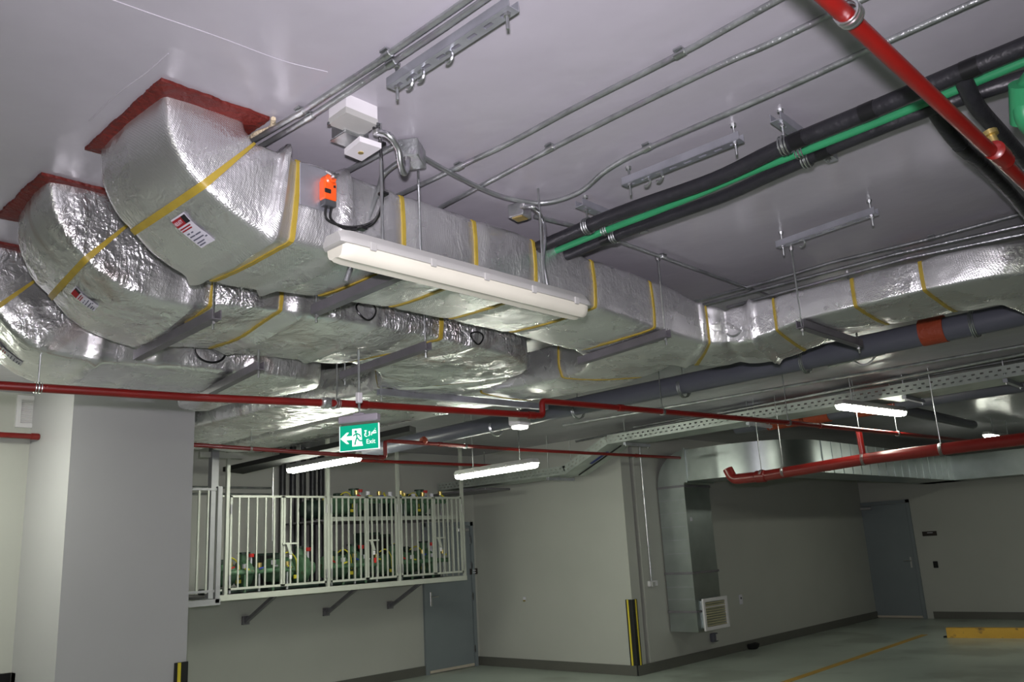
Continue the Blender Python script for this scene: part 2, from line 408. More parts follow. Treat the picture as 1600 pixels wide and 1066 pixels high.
# wheel stop, floor line, shoe-like rubber block
a = at(1480, 997, 2, 0); b = at(1600, 998, 2, 0); dr = (b-a).normalized()
t = thing('wheel_stop', a, 'yellow concrete wheel stop lying on the floor at right', 'wheel stop')
u = V((dr.y, -dr.x, 0));  u = -u if u.x < 0 else u
mb = MB(); e = a + dr*2.0
sec = lambda p: [p, p+u*.16, p+u*.14+V((0, 0, .14)), p+u*.02+V((0, 0, .14))]
mb.prism(sec(a), e-a); mb.build('block', 'yellow', t)
MB().box(a-dr*.02+u*.05+V((0, 0, .012)), (.08, .05, .02)).build('end_bolt_plate', 'black_matt', t)
p, q = at(1228, 1066, 2, 0), at(1445, 992, 2, 0); p = p-(q-p)*.6
d = (q-p).normalized(); s = V((-d.y, d.x, 0))*.05
o = struct('trim_1', MB().prism([p-s, q-s, q+s, p+s], (0, 0, .003)), 'yellow_paint', 'worn yellow parking line painted on the floor')
c = at(1173, 1014, 2, 0)
t = thing('rubber_doorstop', c, 'low black rubber object on floor near the right wall', 'floor object')
mb = MB(); mb.lathe(c, (0, 0, 1), [(0, .10), (.03, .13), (.075, .14), (.08, .12), (.045, .1)], 20)
mb.build('bowl', 'black_matt', t, True)
MB().box(c+V((0, 0, .05)), (.16, .08, .02), bev=.005).build('cover', 'guard_black', t)

# ------------------------------------------------------------------ foil-wrapped ducts
def smooth_noise(p, f): return noise.noise(p*f)
class Loft:
    """rounded rectangular tube through sections of four corners (BR, BL, TL, TR)"""
    def __init__(s, secs, step=.022, p=26, bulge=.008, wr=.0026, straps=(), ridges=(), around=88, seed=0, pinch=.010):
        K = [[V(c) for c in sec] for sec in secs]
        P = [[K[0][i]*2-K[1][i] for i in range(4)]] + K + [[K[-1][i]*2-K[-2][i] for i in range(4)]]
        rings = []
        for i in range(1, len(P)-2):
            L = sum(((P[i+1][k]-P[i][k]).length for k in range(4)))/4; n = max(1, int(L/step))
            for j in range(n):
                t = j/n
                rings.append([.5*((2*P[i][k]) + (P[i+1][k]-P[i-1][k])*t + (2*P[i-1][k]-5*P[i][k]+4*P[i+1][k]-P[i+2][k])*t*t + (3*P[i][k]-P[i-1][k]-3*P[i+1][k]+P[i+2][k])*t**3) for k in range(4)])
        rings.append(K[-1]); s.rings = rings
        cs = [sum(r, V())/4 for r in rings]; s.S = [0]
        for i in range(1, len(cs)): s.S.append(s.S[-1]+(cs[i]-cs[i-1]).length)
        s.cs = cs; s.p = p; s.bulge = bulge; s.wr = wr; s.straps = straps; s.ridges = ridges; s.n = around; s.seed = V((seed*7.3, seed*3.1, 0)); s.pinch = pinch
        s.uv = []
        q = around//4
        for k in range(4):
            for j in range(q):
                t = -1+2*j/q
                u, v = [(-t, -1), (-1, t), (t, 1), (1, -t)][k]      # bottom right->left, left up, top left->right, right down
                # ordering: start BR, along the bottom to BL, up to TL, to TR, down
                r = (abs(u)**p+abs(v)**p)**(1/p); s.uv.append((u/r, v/r))
    def ring(s, S):
        S = max(0, min(S, s.S[-1]))
        import bisect
        i = min(max(bisect.bisect(s.S, S)-1, 0), len(s.S)-2); t = (S-s.S[i])/max(1e-6, s.S[i+1]-s.S[i])
        return [s.rings[i][k].lerp(s.rings[i+1][k], t) for k in range(4)], (s.rings[i+1][0]-s.rings[i][0]+s.rings[i+1][2]-s.rings[i][2]).normalized()
    def point(s, S, u, v, off=0, raw=False):
        (BR, BL, TL, TR), tan = s.ring(S)
        bi = lambda u, v: (BR*(1+u)/2+BL*(1-u)/2)*(1-v)/2 + (TR*(1+u)/2+TL*(1-u)/2)*(1+v)/2
        p = bi(u, v); c = bi(0, 0)
        ax = (bi(1, 0)-bi(-1, 0)).normalized(); ay = (bi(0, 1)-bi(0, -1)).normalized()
        m = max(abs(u), abs(v)); wu = abs(u)**6; wv = abs(v)**6
        nrm = (ax*math.copysign(wu, u) + ay*math.copysign(wv, v)); nrm.normalize()
        b = s.bulge*(max(0, 1-u*u) if abs(v) > abs(u) else max(0, 1-v*v))
        q = p+s.seed
        d = b
        if not raw:
            d += s.wr*(noise.noise(q*5.0)*1.4) + s.wr*.9*(abs(noise.noise(q*13.0))*2-.6) + s.wr*.35*noise.noise(q*38.0)
            d += s.wr*1.6*noise.noise(q*1.8)
            for a in s.straps: d -= s.pinch*math.exp(-((S-a)/.035)**2)
            for a, h, w_ in s.ridges: d += h*math.exp(-((S-a)/w_)**2)*(1+.5*noise.noise(q*9))
        return p + nrm*(d+off)
    def build(s, name, m, parent):
        mb = MB(); n = len(s.uv)
        for S in s.S:
            for u, v in s.uv: mb.v.append(s.point(S, u, v))
        for i in range(len(s.S)-1):
            for k in range(n): mb.f.append((i*n+k, i*n+(k+1) % n, (i+1)*n+(k+1) % n, (i+1)*n+k))
        mb.f.append(tuple(range(n))); mb.f.append(tuple(range((len(s.S)-1)*n, len(s.S)*n)))
        o = mb.build(name, m, parent); o.data.polygons.foreach_set('use_smooth', [True]*len(o.data.polygons)); return o
    def strap(s, S, parent, w_=.017, slant=0, m='tape'):
        mb = MB(); n = len(s.uv)
        for dS, off in ((-w_/2, .0005), (-w_/2, .006), (w_/2, .006), (w_/2, .0005)):
            for u, v in s.uv: mb.v.append(s.point(S+dS+slant*v, u, v, off))
        for j in range(4):
            for k in range(n): mb.f.append((j*n+k, j*n+(k+1) % n, ((j+1) % 4)*n+(k+1) % n, ((j+1) % 4)*n+k))
        return mb.build('strap', m, parent, True)
    def nearest(s, x, y, face='bottom'):
        """surface coordinates (S, u) or (S, v) seen at a photo position"""
        best = None; d = ray(x, y); d = V(d/np.linalg.norm(d)); c = V(CAM)
        for S in s.S:
            for j in range(-18, 19):
                t = j/18
                p = s.point(S, t, -1, raw=True) if face == 'bottom' else s.point(S, 1, t, raw=True)
                e = ((p-c) - d*((p-c).dot(d))).length/((p-c).length)
                if best is None or e < best[0]: best = (e, S, t)
        return best[1], best[2]
def secx(X, yr, yl, zb, zt, zbl=None):
    zbl = zb if zbl is None else zbl
    return [(X, yr, zb), (X, yl, zbl), (X, yl, zt), (X, yr, zt)]
def sece(h, t, yr, yl, hl=None):       # elbow section: heel (x,z), throat (x,z)
    hl = hl or h
    return [(h[0], yr, h[1]), (hl[0], yl, hl[1]), (t[0], yl, t[1]), (t[0], yr, t[1])]
def secp(r, l, zb, zt): return [(r[0], r[1], zb), (l[0], l[1], zb), (l[0], l[1], zt), (r[0], r[1], zt)]
def sealant(x0, x1, y0, y1, parent, seed=1):
    """ragged ring of red sealant smeared on the ceiling round a duct"""
    mb = MB(); pts = []; N = 60; cx, cy = (x0+x1)/2, (y0+y1)/2
    for (ax, ay), (bx, by) in (((x0, y0), (x1, y0)), ((x1, y0), (x1, y1)), ((x1, y1), (x0, y1)), ((x0, y1), (x0, y0))):
        nv = V((by-ay, -(bx-ax), 0)).normalized()
        for j in range(N):
            x, y = ax+(bx-ax)*j/N, ay+(by-ay)*j/N
            g = .005*noise.noise(V((x*14, y*14, seed)))+.004*noise.noise(V((x*60, y*60, seed)))
            e = min(1, min(j, N-j)/4)
            o = V((x, y, 0))+nv*g*e; pts.append((V((cx+(x-cx)*.6, cy+(y-cy)*.6, 0)), o))
    n = len(pts)
    for z in (H-.0005, H-.012):
        for a_, b_ in pts: mb.v += [V((a_.x, a_.y, z-.012 if z < H-.01 else z)), V((b_.x, b_.y, z))]
    for i in range(n):
        j = (i+1) % n
        mb.f.append((2*i, 2*i+1, 2*j+1, 2*j)); o2 = 2*n
        mb.f.append((o2+2*i, o2+2*j, o2+2*j+1, o2+2*i+1)); mb.f.append((2*i+1, o2+2*i+1, o2+2*j+1, 2*j+1))
    return mb.build('ceiling_sealant', 'sealant', parent)
def sticker(L, S0, S1, u0, u1, parent, full=True):
    def patch(a0, a1, b0, b1, off, m, name, par):
        mb = MB(); n = 8
        for o_ in (off-.0012, off):
            for i in range(n+1):
                for j in range(n+1):
                    S = S0+(S1-S0)*(a0+(a1-a0)*i/n); u = u0+(u1-u0)*(b0+(b1-b0)*j/n)
                    mb.v.append(L.point(S, u, -1, off=o_+.003))
        q = (n+1)**2
        for i in range(n):
            for j in range(n):
                a = i*(n+1)+j; mb.f.append((a, a+1, a+n+2, a+n+1)); mb.f.append((q+a, q+a+n+1, q+a+n+2, q+a+1))
        return mb.build(name, m, par)
    st = patch(0, 1, 0, 1, .0015, 'tagwhite', 'label_sticker', parent)
    patch(.04, .26, .03, .66, .003, 'labelred', 'red_header', st); patch(.04, .26, .68, .97, .003, 'labelblack', 'black_header', st)
    if full:
        # header lettering, laid over the red band letter by letter
        vs, fs = text_mesh('HULATY', .2)
        mb = MB()
        w0 = max(abs(v.x) for v in vs)
        for v in vs:
            b_ = .345 + v.x/w0*.27; a_ = .155 - v.y/.2*.15
            mb.v.append(L.point(S0+(S1-S0)*a_, u0+(u1-u0)*b_, -1, off=.0075+(v.z*.3)))
        mb.f = fs; mb.build('header_lettering', 'tagwhite', st)
    for a_, b0, b1, m in ((.31, .05, .8, 'labelred'), (.38, .05, .75, 'labelred'), (.5, .12, .3, 'ink'), (.5, .42, .55, 'ink'), (.6, .1, .45, 'ink'), (.6, .5, .85, 'ink'), (.71, .08, .8, 'ink'), (.82, .1, .6, 'ink'), (.9, .1, .5, 'ink'), (.76, .82, .95, 'ink')):
        patch(a_, a_+.035, b0, b1, .003, m, 'print_line', st)
    return st

T0 = [(1.335, 3.16), (1.343, 3.10), (1.362, 3.065), (1.40, 3.045), (1.46, 3.04), (1.57, 3.04)]
# --- first duct, nearest
d1 = thing('insulated_duct', (2.6, 2.7, 2.72), 'nearest foil-wrapped duct, curving down from the ceiling above the unlit lamp', 'duct', 'foil-wrapped ventilation ducts')
Hh = [(1.055, 3.16), (1.072, 3.0), (1.14, 2.878), (1.245, 2.795), (1.39, 2.728), (1.55, 2.715)]
s1 = [sece(Hh[i], T0[i], (2.445, 2.44, 2.43, 2.42, 2.42, 2.42)[i], (2.95, 2.955, 2.965, 2.98, 2.99, 3.0)[i]) for i in range(6)]
s1 += [secx(1.85, 2.42, 3.0, 2.735, 3.035), secx(2.4, 2.42, 3.01, 2.765, 3.03), secx(2.9, 2.42, 3.01, 2.765, 3.025), secx(3.3, 2.42, 3.01, 2.76, 3.02), secx(3.55, 2.42, 3.01, 2.745, 3.015),
       secp((3.84, 2.41), (4.0, 2.98), 2.725, 3.0), secp((4.06, 2.36), (4.5, 2.80), 2.70, 2.935), secp((4.19, 2.25), (4.80, 2.48), 2.685, 2.90),
       secp((4.213, 2.05), (4.88, 2.22), 2.70, 2.905), secp((4.213, 1.85), (4.80, 1.92), 2.735, 2.90), secp((4.213, 1.5), (4.79, 1.55), 2.74, 2.90), secp((4.213, 1.15), (4.83, 1.2), 2.74, 2.90),
       secp((4.27, .92), (4.84, 1.08), 2.74, 2.90), secp((4.42, .76), (4.93, 1.06), 2.74, 2.90), secp((4.65, .68), (5.1, 1.05), 2.74, 2.90), secp((5.2, .66), (5.5, 1.05), 2.74, 2.90), secp((7.2, .66), (7.2, 1.05), 2.74, 2.90)]
L1 = Loft(s1, straps=(), seed=1, wr=.0019)
def S_at(L, x, y, face='side'): return L.nearest(x, y, face)[0]
ST1 = [S_at(L1, px, py) for px, py in ((468, 330), (629, 345), (746, 385), (838, 412), (931, 440), (1023, 475), (1108, 515), (1210, 483), (1332, 462), (1443, 430))] 
L1.straps = tuple(ST1) + (S_at(L1, 320, 290),)
L1.ridges = ((S_at(L1, 438, 300), .034, .016), (S_at(L1, 546, 330), .03, .016), (S_at(L1, 1100, 500), .016, .02), (S_at(L1, 1135, 515), -.022, .035), (S_at(L1, 1170, 480), .03, .018))
L1.build('foil_jacket', 'foil_tight', d1)
for a in L1.straps: L1.strap(a, d1)
b1s = [secp((3.45, 2.50), (3.35, 2.88), 2.79, 2.98), secp((3.95, 2.50), (3.72, 3.00), 2.745, 2.99), secp((4.32, 2.62), (4.02, 3.14), 2.735, 2.985), secp((4.60, 2.93), (4.22, 3.36), 2.735, 2.98),
       secp((4.80, 3.35), (4.29, 3.62), 2.735, 2.98), secp((4.87, 3.75), (4.30, 3.85), 2.74, 2.98), secp((4.88, 4.3), (4.30, 4.3), 2.76, 3.0), secp((4.9, 5.0), (4.30, 5.0), 2.80, 3.02), secp((4.9, 6.5), (4.28, 6.5), 2.82, 3.04), secp((4.9, 8.3), (4.28, 8.3), 2.82, 3.04)]
B1 = Loft(b1s, seed=2, bulge=.016, around=72, wr=.003); B1.straps = (B1.nearest(877, 589)[0], B1.nearest(800, 625)[0])
B1.build('branch_jacket', 'foil_tight', d1)
for a in B1.straps: B1.strap(a, d1)
sealant(1.018, 1.395, 2.375, 2.985, d1, 3)
S_, u_ = L1.nearest(302, 363, 'bottom')
sticker(L1, S_-.042, S_+.046, u_-.17, u_+.17, d1)
# damper quadrant and lever on the narrow run
q_ = at(1146, 512, 0, 4.195)
lv = MB().tube([q_+V((-.004, math.cos(a)*.05, math.sin(a)*.05)) for a in [math.pi*(1.05+.8*i/10) for i in range(11)]], .006, 8).build('damper_quadrant', 'galv', d1, True)
MB().bar(q_+V((-.012, .03, .03)), q_+V((-.012, -.055, -.035)), .012, .006, up=(1, 0, 0)).build('damper_lever', 'steel', lv)
MB().lathe(q_+V((-.004, 0, 0)), (-1, 0, 0), [(0, .012), (.014, .012)], 8).build('wing_nut', 'steel', lv)
# foam bead at the sealant's outer corner
MB().tube(spline([(1.40, 2.36, H-.012), (1.425, 2.42, H-.014), (1.41, 2.5, H-.012), (1.43, 2.58, H-.012)], 5), .009, 6).build('foam_bead', 'foam', d1, True)
# actuator on the near face
c = at(507, 302, 1, 2.405)
K = .72
act = MB().box(c+V((0, -.022, 0)), (.075*K, .05*K, .105*K), bev=.005).build('damper_actuator', 'orange', d1)
MB().box(at(492, 294, 1, 2.405)+V((0, -.004, 0)), (.13, .004, .16), bev=.0015).build('mounting_plate', 'strut', act)
MB().lathe(c+V((0, 0, .056*K)), (0, -1, 0), [(0, .03*K), (.04, .03*K), (.045, .022*K), (.05, .022*K)], 16).build('clamp_hub', 'orange', act, True)
MB().lathe(c+V((0, -.045, .062*K)), (0, -1, 0), [(0, .014*K), (.02, .014*K), (.022, .01*K)], 12).build('shaft', 'steel', act, True)
MB().tube([c+V((-.035*K, -.045, .085*K)), c+V((0, -.055, .062*K)), c+V((.04*K, -.045, .09*K))], .004, 6).build('clamp_bolt', 'steel', act)
MB().box(c+V((-.02*K, -.042, -.012*K)), (.036*K, .006, .022*K), bev=.002).build('dial_cover', 'black_matt', act)
MB().box(c+V((.02*K, -.041, .02*K)), (.01*K, .005, .008)).build('button', 'black_matt', act)
MB().box(c+V((0, -.023, -.068*K)), (.07*K, .045*K, .032*K), bev=.003).build('terminal_cover', 'darkgrey', act)
for dx, dd in ((-.015, 0), (.018, .012)):
    p0 = c+V((dx*K, -.025, -.055))
    pts = spline([p0, at(514+dx*200, 343, 1, 2.385), at(545, 355+dd*300, 1, 2.36), at(580, 348+dd*300, 1, 2.31), at(595, 325+dd*200, 1, 2.22), at(598, 300, 1, 2.19), at(596, 250, 1, 2.17), at(592, 205, 1, 2.15), at(584, 200, 1, 2.1)], 7)
    MB().tube(pts, .005, 7).build('actuator_cable', 'cable', act, True)
for q_ in ((566, 357), (599, 303), (595, 225)):
    MB().box(at(*q_, 1, 2.2 if q_[0] > 580 else 2.29), (.03, .03, .012), bev=.003).build('cable_tie', 'cable', act)

# --- second duct
d2 = thing('insulated_duct', (2.6, 3.65, 2.7), 'middle foil-wrapped duct with wrinkled elbow, running behind and below the nearest one', 'duct', 'foil-wrapped ventilation ducts')
H2 = [(1.01, 3.16), (1.028, 3.03), (1.065, 2.95), (1.165, 2.83), (1.29, 2.755), (1.42, 2.725), (1.58, 2.715)]
H2l = [(1.04, 3.16), (1.055, 3.05), (1.11, 2.93), (1.22, 2.815), (1.36, 2.72), (1.48, 2.69), (1.62, 2.68)]
T2 = [(1.30, 3.16), (1.305, 3.10), (1.32, 3.07), (1.35, 3.05), (1.40, 3.03), (1.46, 3.0), (1.60, 2.98)]
s2 = [sece(H2[i], T2[i], 3.33, (3.76, 3.80, 3.84, 3.88, 3.92, 3.96, 4.0)[i], H2l[i]) for i in range(7)]
s2 += [secx(1.9, 3.33, 4.0, 2.755, 2.97, 2.71), secx(2.3, 3.33, 4.0, 2.77, 2.98, 2.72), secx(2.7, 3.33, 4.0, 2.775, 2.99, 2.725),
       secp((3.25, 3.34), (2.95, 4.02), 2.765, 2.98), secp((3.62, 3.36), (3.2, 4.13), 2.75, 2.97), secp((3.86, 3.50), (3.37, 4.32), 2.735, 2.96), secp((4.0, 3.78), (3.45, 4.5), 2.73, 2.96),
       secp((4.08, 4.1), (3.48, 4.65), 2.73, 2.96), secp((4.12, 4.7), (3.48, 4.95), 2.75, 2.98), secp((4.14, 5.6), (3.46, 5.6), 2.80, 3.02), secp((4.16, 6.8), (3.44, 6.8), 2.82, 3.04), secp((4.16, 8.3), (3.44, 8.3), 2.82, 3.04)]
L2 = Loft(s2, seed=5, wr=.0045, bulge=.016)
L2.straps = (S_at(L2, 140, 405), S_at(L2, 331, 455), S_at(L2, 441, 470), S_at(L2, 692, 515), S_at(L2, 800, 545), S_at(L2, 700, 605, 'bottom'))
L2.ridges = ((S_at(L2, 300, 470), .015, .02), (S_at(L2, 470, 480), .02, .03), (S_at(L2, 585, 505), .02, .02), (S_at(L2, 735, 530), .016, .03))
L2.build('foil_jacket', 'foil_rough', d2)
for a in L2.straps: L2.strap(a, d2)
sealant(.975, 1.35, 3.29, 3.83, d2, 5)
S_, u_ = L2.nearest(131, 466, 'bottom'); sticker(L2, S_-.038, S_+.042, u_-.12, u_+.12, d2, False)
for c_, r_ in (((572, 480), .045), ((745, 523), .035)):
    c = at(*c_, 1, 3.29); MB().tube([c+V((math.cos(a)*r_*1.3, -.01*math.sin(a*2), math.sin(a)*r_-.02)) for a in [i*2*math.pi/24 for i in range(24)]], .005, 6, closed=True).build('coiled_cable', 'cable', d2, True)

# --- third duct
d3 = thing('insulated_duct', (2.0, 4.6, 2.62), 'farthest foil-wrapped duct, cut by the left edge of the picture', 'duct', 'foil-wrapped ventilation ducts')
H3 = [(.96, 3.16), (.985, 3.02), (1.04, 2.90), (1.12, 2.80), (1.22, 2.70), (1.34, 2.65), (1.55, 2.635)]
T3 = [(1.26, 3.16), (1.265, 3.10), (1.28, 3.06), (1.31, 3.03), (1.37, 3.0), (1.44, 2.95), (1.58, 2.93)]
s3 = [sece(H3[i], T3[i], 4.2, (4.72, 4.78, 4.84, 4.9, 4.95, 4.98, 5.0)[i], (H3[i][0]+(0, .03, .06, .1, .14, .14, .08)[i], H3[i][1]+(0, .01, .02, .03, .03, .03, .02)[i])) for i in range(7)]
s3 += [secx(1.85, 4.2, 5.0, 2.655, 2.90), secp((2.25, 4.2), (2.1, 4.98), 2.665, 2.90), secp((2.6, 4.2), (2.42, 5.0), 2.67, 2.90), secp((2.84, 4.28), (2.62, 5.06), 2.68, 2.91),
       secp((3.0, 4.5), (2.74, 5.2), 2.70, 2.93), secp((3.12, 4.85), (2.80, 5.4), 2.75, 2.96), secp((3.22, 5.4), (2.85, 5.75), 2.82, 3.02), secp((3.30, 6.0), (3.0, 6.1), 2.88, 3.05), secp((3.32, 6.5), (3.05, 6.5), 2.89, 3.06)]
L3 = Loft(s3, seed=9, wr=.0035, bulge=.018)
L3.straps = (S_at(L3, 35, 455), S_at(L3, 441, 575))
L3.ridges = ((S_at(L3, 150, 545), .022, .02), (S_at(L3, 250, 550), .015, .03), (S_at(L3, 395, 570), .02, .025))
L3.build('foil_jacket', 'foil', d3)
for a in L3.straps: L3.strap(a, d3)
sealant(.925, 1.3, 4.14, 4.78, d3, 7)
S_, u_ = L3.nearest(12, 552, 'bottom'); sticker(L3, S_-.05, S_+.07, u_-.12, u_+.14, d3, False)
c = at(327, 553, 1, 4.15); MB().tube([c+V((math.cos(a)*.085, -.01, -abs(math.sin(a))*.06+.012)) for a in [i*math.pi/18 for i in range(19)]], .006, 7).build('hanging_cable', 'cable', d3, True)

# ------------------------------------------------------------------ channel supports with threaded rods
def threaded(p0, p1, r=.005, parent=None, name='threaded_rod'):
    p0, p1 = V(p0), V(p1); n = max(4, int((p1-p0).length/.012))
    return MB().tube([p0.lerp(p1, i/n) for i in range(n+1)], r, 7, ribs=1).build(name, 'galv', parent)
def support(p0, p1, rods, label, w_=.041, h_=.041, m='strut_dull'):
    p0, p1 = V(p0), V(p1)
    t = thing('channel_support', (p0+p1)/2, label, 'duct support', 'channel supports under the foil ducts')
    d = (p1-p0).normalized(); y = V((0, 0, 1)).cross(d)
    mb = MB(); mb.bar(p0, p1, w_, .004); mb.bar(p0+y*(w_/2-.002)+V((0, 0, h_/2)), p1+y*(w_/2-.002)+V((0, 0, h_/2)), .004, h_); mb.bar(p0-y*(w_/2-.002)+V((0, 0, h_/2)), p1-y*(w_/2-.002)+V((0, 0, h_/2)), .004, h_)
    mb.build('channel', m, t)
    for f_ in rods:
        q = p0.lerp(p1, f_); threaded((q.x, q.y, q.z-.04), (q.x, q.y, H), parent=t)
        MB().lathe((q.x, q.y, q.z-.016), (0, 0, 1), [(0, .011), (.009, .011)], 6).build('nut', 'steel', t)
        MB().lathe((q.x, q.y, H-.02), (0, 0, 1), [(0, .012), (.02, .014)], 8).build('anchor', 'steel', t)
    return t
support((1.99, 2.28, 2.685), (2.03, 3.06, 2.69), (.03, .985), 'grey channel under the nearest duct, behind the unlit lamp')
support((3.72, 2.36, 2.685), (3.85, 3.06, 2.685), (.03,), 'grey channel under the nearest duct just before its bend')
support((1.67, 3.24, 2.655), (1.70, 4.08, 2.645), (.04,), 'grey channel under the middle duct close to its elbow')
support((2.80, 3.2, 2.665), (2.87, 4.04, 2.665), (.03, .97), 'grey channel under the middle duct above the exit sign')
support(at(407, 577, 2, 2.61), at(318, 622, 2, 2.60), (.03,), 'dark channel under the farthest duct')
support((4.15, 1.84, 2.685), (4.92, 1.84, 2.685), (.03, .97), 'channel under the narrow right-hand duct run')
support((3.42, 4.42, 2.685), (4.95, 4.30, 2.69), (.015, .985), 'long grey channel crossing under the duct branches above the red pipe', m='strut')

# ------------------------------------------------------------------ linear lamps
def lamp_parts(root, lit):
    """local frame: length along x, ceiling side +z, origin at the diffuser's underside"""
    Lh, w_ = .635, .05
    def loftz(prof, L2_, name, m):
        mb = MB(); rings = []
        ends = [(-L2_, .72), (-L2_+.012, .9), (-L2_+.04, 1), (L2_-.04, 1), (L2_-.012, .9), (L2_, .72)]
        n = len(prof)
        for x, k in ends:
            zc = sum(q[1] for q in prof)/n
            for y, z in prof: mb.v.append(V((x, y*k, zc+(z-zc)*k)))
        for i in range(len(ends)-1):
            for j in range(n): mb.f.append((i*n+j, i*n+(j+1) % n, (i+1)*n+(j+1) % n, (i+1)*n+j))
        mb.f.append(tuple(range(n))); mb.f.append(tuple(range((len(ends)-1)*n, len(ends)*n)))
        ORG.setdefault(root.name, V((0, 0, 0)))
        sv = ORG[root.name]; ORG[root.name] = V((0, 0, 0)); o = mb.build(name, m, root, True); ORG[root.name] = sv; return o
    dif = [(-.058, .052), (-.056, .028), (-.044, .008), (-.026, .0), (-.008, .005), (0, .006), (.008, .005), (.026, .0), (.044, .008), (.056, .028), (.058, .052)]
    hous = [(-.066, .045), (-.068, .058), (-.060, .072), (-.045, .095), (.045, .095), (.060, .072), (.068, .058), (.066, .045)]
    loftz(dif, Lh-.012, 'diffuser', 'lamp' if lit else 'diffuser'); loftz(hous, Lh, 'housing', 'housing')
    sv = ORG[root.name]; ORG[root.name] = V((0, 0, 0))
    for k in range(5):
        for sy in (-1, 1):
            MB().box((-.52+k*.26, sy*.068, .05), (.025, .008, .03), bev=.002).build('clip', 'housing', root)
    ORG[root.name] = sv
def place_lamp(a, b, lit, label, src=None, group='lit linear lamps', rods=(.2, .8)):
    a, b = V(a), V(b); d = b-a; c = (a+b)/2
    if src is None:
        r = thing('linear_lamp', c, label, 'lamp', group); lamp_parts(r, lit)
    else:
        r = copy_tree(src); r.location = c; r['label'] = label; r['group'] = group
        if not group: del r['group']
    r.rotation_euler = (0, 0, math.atan2(d.y, d.x)); ORG[r.name] = c
    return r
fa, fb = at(541, 411, 2, 2.585), at(897, 497, 2, 2.585)
lamp0 = place_lamp(fa, fb, False, 'unlit cream linear lamp hanging beside the nearest foil duct', group='')
def lamp_rod(lamp, c, n, top=H, bottom=None, m='galv', r=.005, name='suspension_rod', bow=0):
    """rod from a lamp's back up to the ceiling, kept as a part of the lamp"""
    R = lamp.rotation_euler.to_matrix(); L_ = lamp.location
    pts = [V(c), V((c[0], c[1], top))] if not bow else spline([V(c), V((c[0]+bow, c[1], (c[2]+top)/2)), V((c[0], c[1], top))], 6)
    mb = MB().tube([R.inverted() @ (p-L_) for p in pts], r, 8)
    sv = ORG.get(lamp.name); ORG[lamp.name] = V((0, 0, 0)); o = mb.build(name, m, lamp, True); ORG[lamp.name] = sv; return o
for px, py, yy in ((592, 205, 2.19), (845, 290, 2.21)):
    q = at(px, (385 if px < 700 else 450), 1, yy); lamp_rod(lamp0, (q.x, yy-.02, 2.675), 0, name='suspension_rod')
lampA = place_lamp((5.19, 7.04, 2.60), (5.19, 8.31, 2.60), True, 'lit linear lamp in front of the equipment cage')
lampB = place_lamp((6.26, 5.62, 2.42), (6.38, 6.88, 2.42), True, 'lit linear lamp between the cage and the side wall corner', lampA)
lampC = place_lamp((8.15, 3.33, 2.80), (9.40, 3.18, 2.80), True, 'lit linear lamp hanging under the perforated tray at right', lampA)
lampD = place_lamp((13.3, 3.42, 2.82), (14.55, 3.40, 2.82), True, 'distant lit lamp partly hidden by the large red pipe', lampA)
for l_ in (lampC, lampD):
    for ch in l_.children:
        if ch.name.startswith('diffuser'): ch.data = ch.data.copy(); ch.data.materials[0] = MT['lamp_weak']
for l_, cs_ in ((lampA, ((5.19, 7.3), (5.19, 8.1))), (lampB, ((6.28, 5.85), (6.35, 6.6))), (lampC, ((8.4, 3.3), (9.2, 3.2))), (lampD, ((13.6, 3.41), (14.3, 3.4)))):
    for cx, cy in cs_: lamp_rod(l_, (cx, cy, l_.location.z+.09), 0)
# lamp lighting the pillar's side, then three unseen ones added for ambient light
OFFS = [((1.3, 5.9), (1.3, 7.17), 'lit linear lamp on the left of the pillar, just outside the picture'), ((-1.5, .5), (-2.7, .6), 'unseen linear lamp behind the photographer, added for ambient light'),
        ((-3.5, -4), (-2.2, -4), 'unseen linear lamp far behind the photographer, added for ambient light'), ((2.4, -4.2), (1.2, -4.2), 'unseen linear lamp to the right behind the photographer, added for ambient light')]
for p, q, lab in OFFS: place_lamp((*p, 2.75), (*q, 2.75), True, lab, lampA)
# small emergency lamp on a pendant
c = at(812, 662, 1, 4.6); t = thing('emergency_lamp', c, 'small square white emergency lamp hanging on a short pole below the foil ducts', 'lamp')
MB().box(c+V((0, 0, .025)), (.15, .12, .085), bev=.012).build('housing', 'white', t)
MB().box(c+V((.0, 0, -.03)), (.12, .095, .03), bev=.012).build('lens', 'small_lamp', t)
MB().tube([c+V((0, 0, .05)), (c.x, c.y, 2.78)], .007, 8).build('pole', 'galv_old', t)
MB().lathe((c.x, c.y, 2.74), (0, 0, 1), [(0, .02), (.04, .03)], 12).build('bracket', 'galv', t)

# ------------------------------------------------------------------ exit sign
tl, tr = at(531, 651, 1, 3.62), at(592, 647, 1, 3.42); bl = at(536, 698, 1, 3.62)
zt = (tl.z+tr.z)/2; ax = V((tr.x-tl.x, tr.y-tl.y, 0)); W_ = ax.length; ax.normalize(); nrm = V((ax.y, -ax.x, 0)); nrm = nrm if nrm.dot(-tl) > 0 else -nrm
Hs = W_*.78; ctr = V(((tl.x+tr.x)/2, (tl.y+tr.y)/2, zt-Hs/2)); Rm = Matrix((ax, -nrm, V((0, 0, 1)))).transposed()
ex = thing('exit_sign', ctr, 'small glowing green exit sign hanging on a thin pole under the ducts', 'exit sign')
def Q(u, v, d=0): return ctr + ax*u*W_ + V((0, 0, 1))*v*W_ + nrm*d
hv = Hs/W_
MB().box(Q(0, hv/2-.08), (W_*1.0, .045, W_*.17), Rm, bev=.006).build('sign_housing', 'exit_body', ex)
pan = MB().box(Q(0, -.12), (W_*1.0, .008, W_*(hv-.2)), Rm, bev=.001).build('sign_panel', 'exit_green', ex)
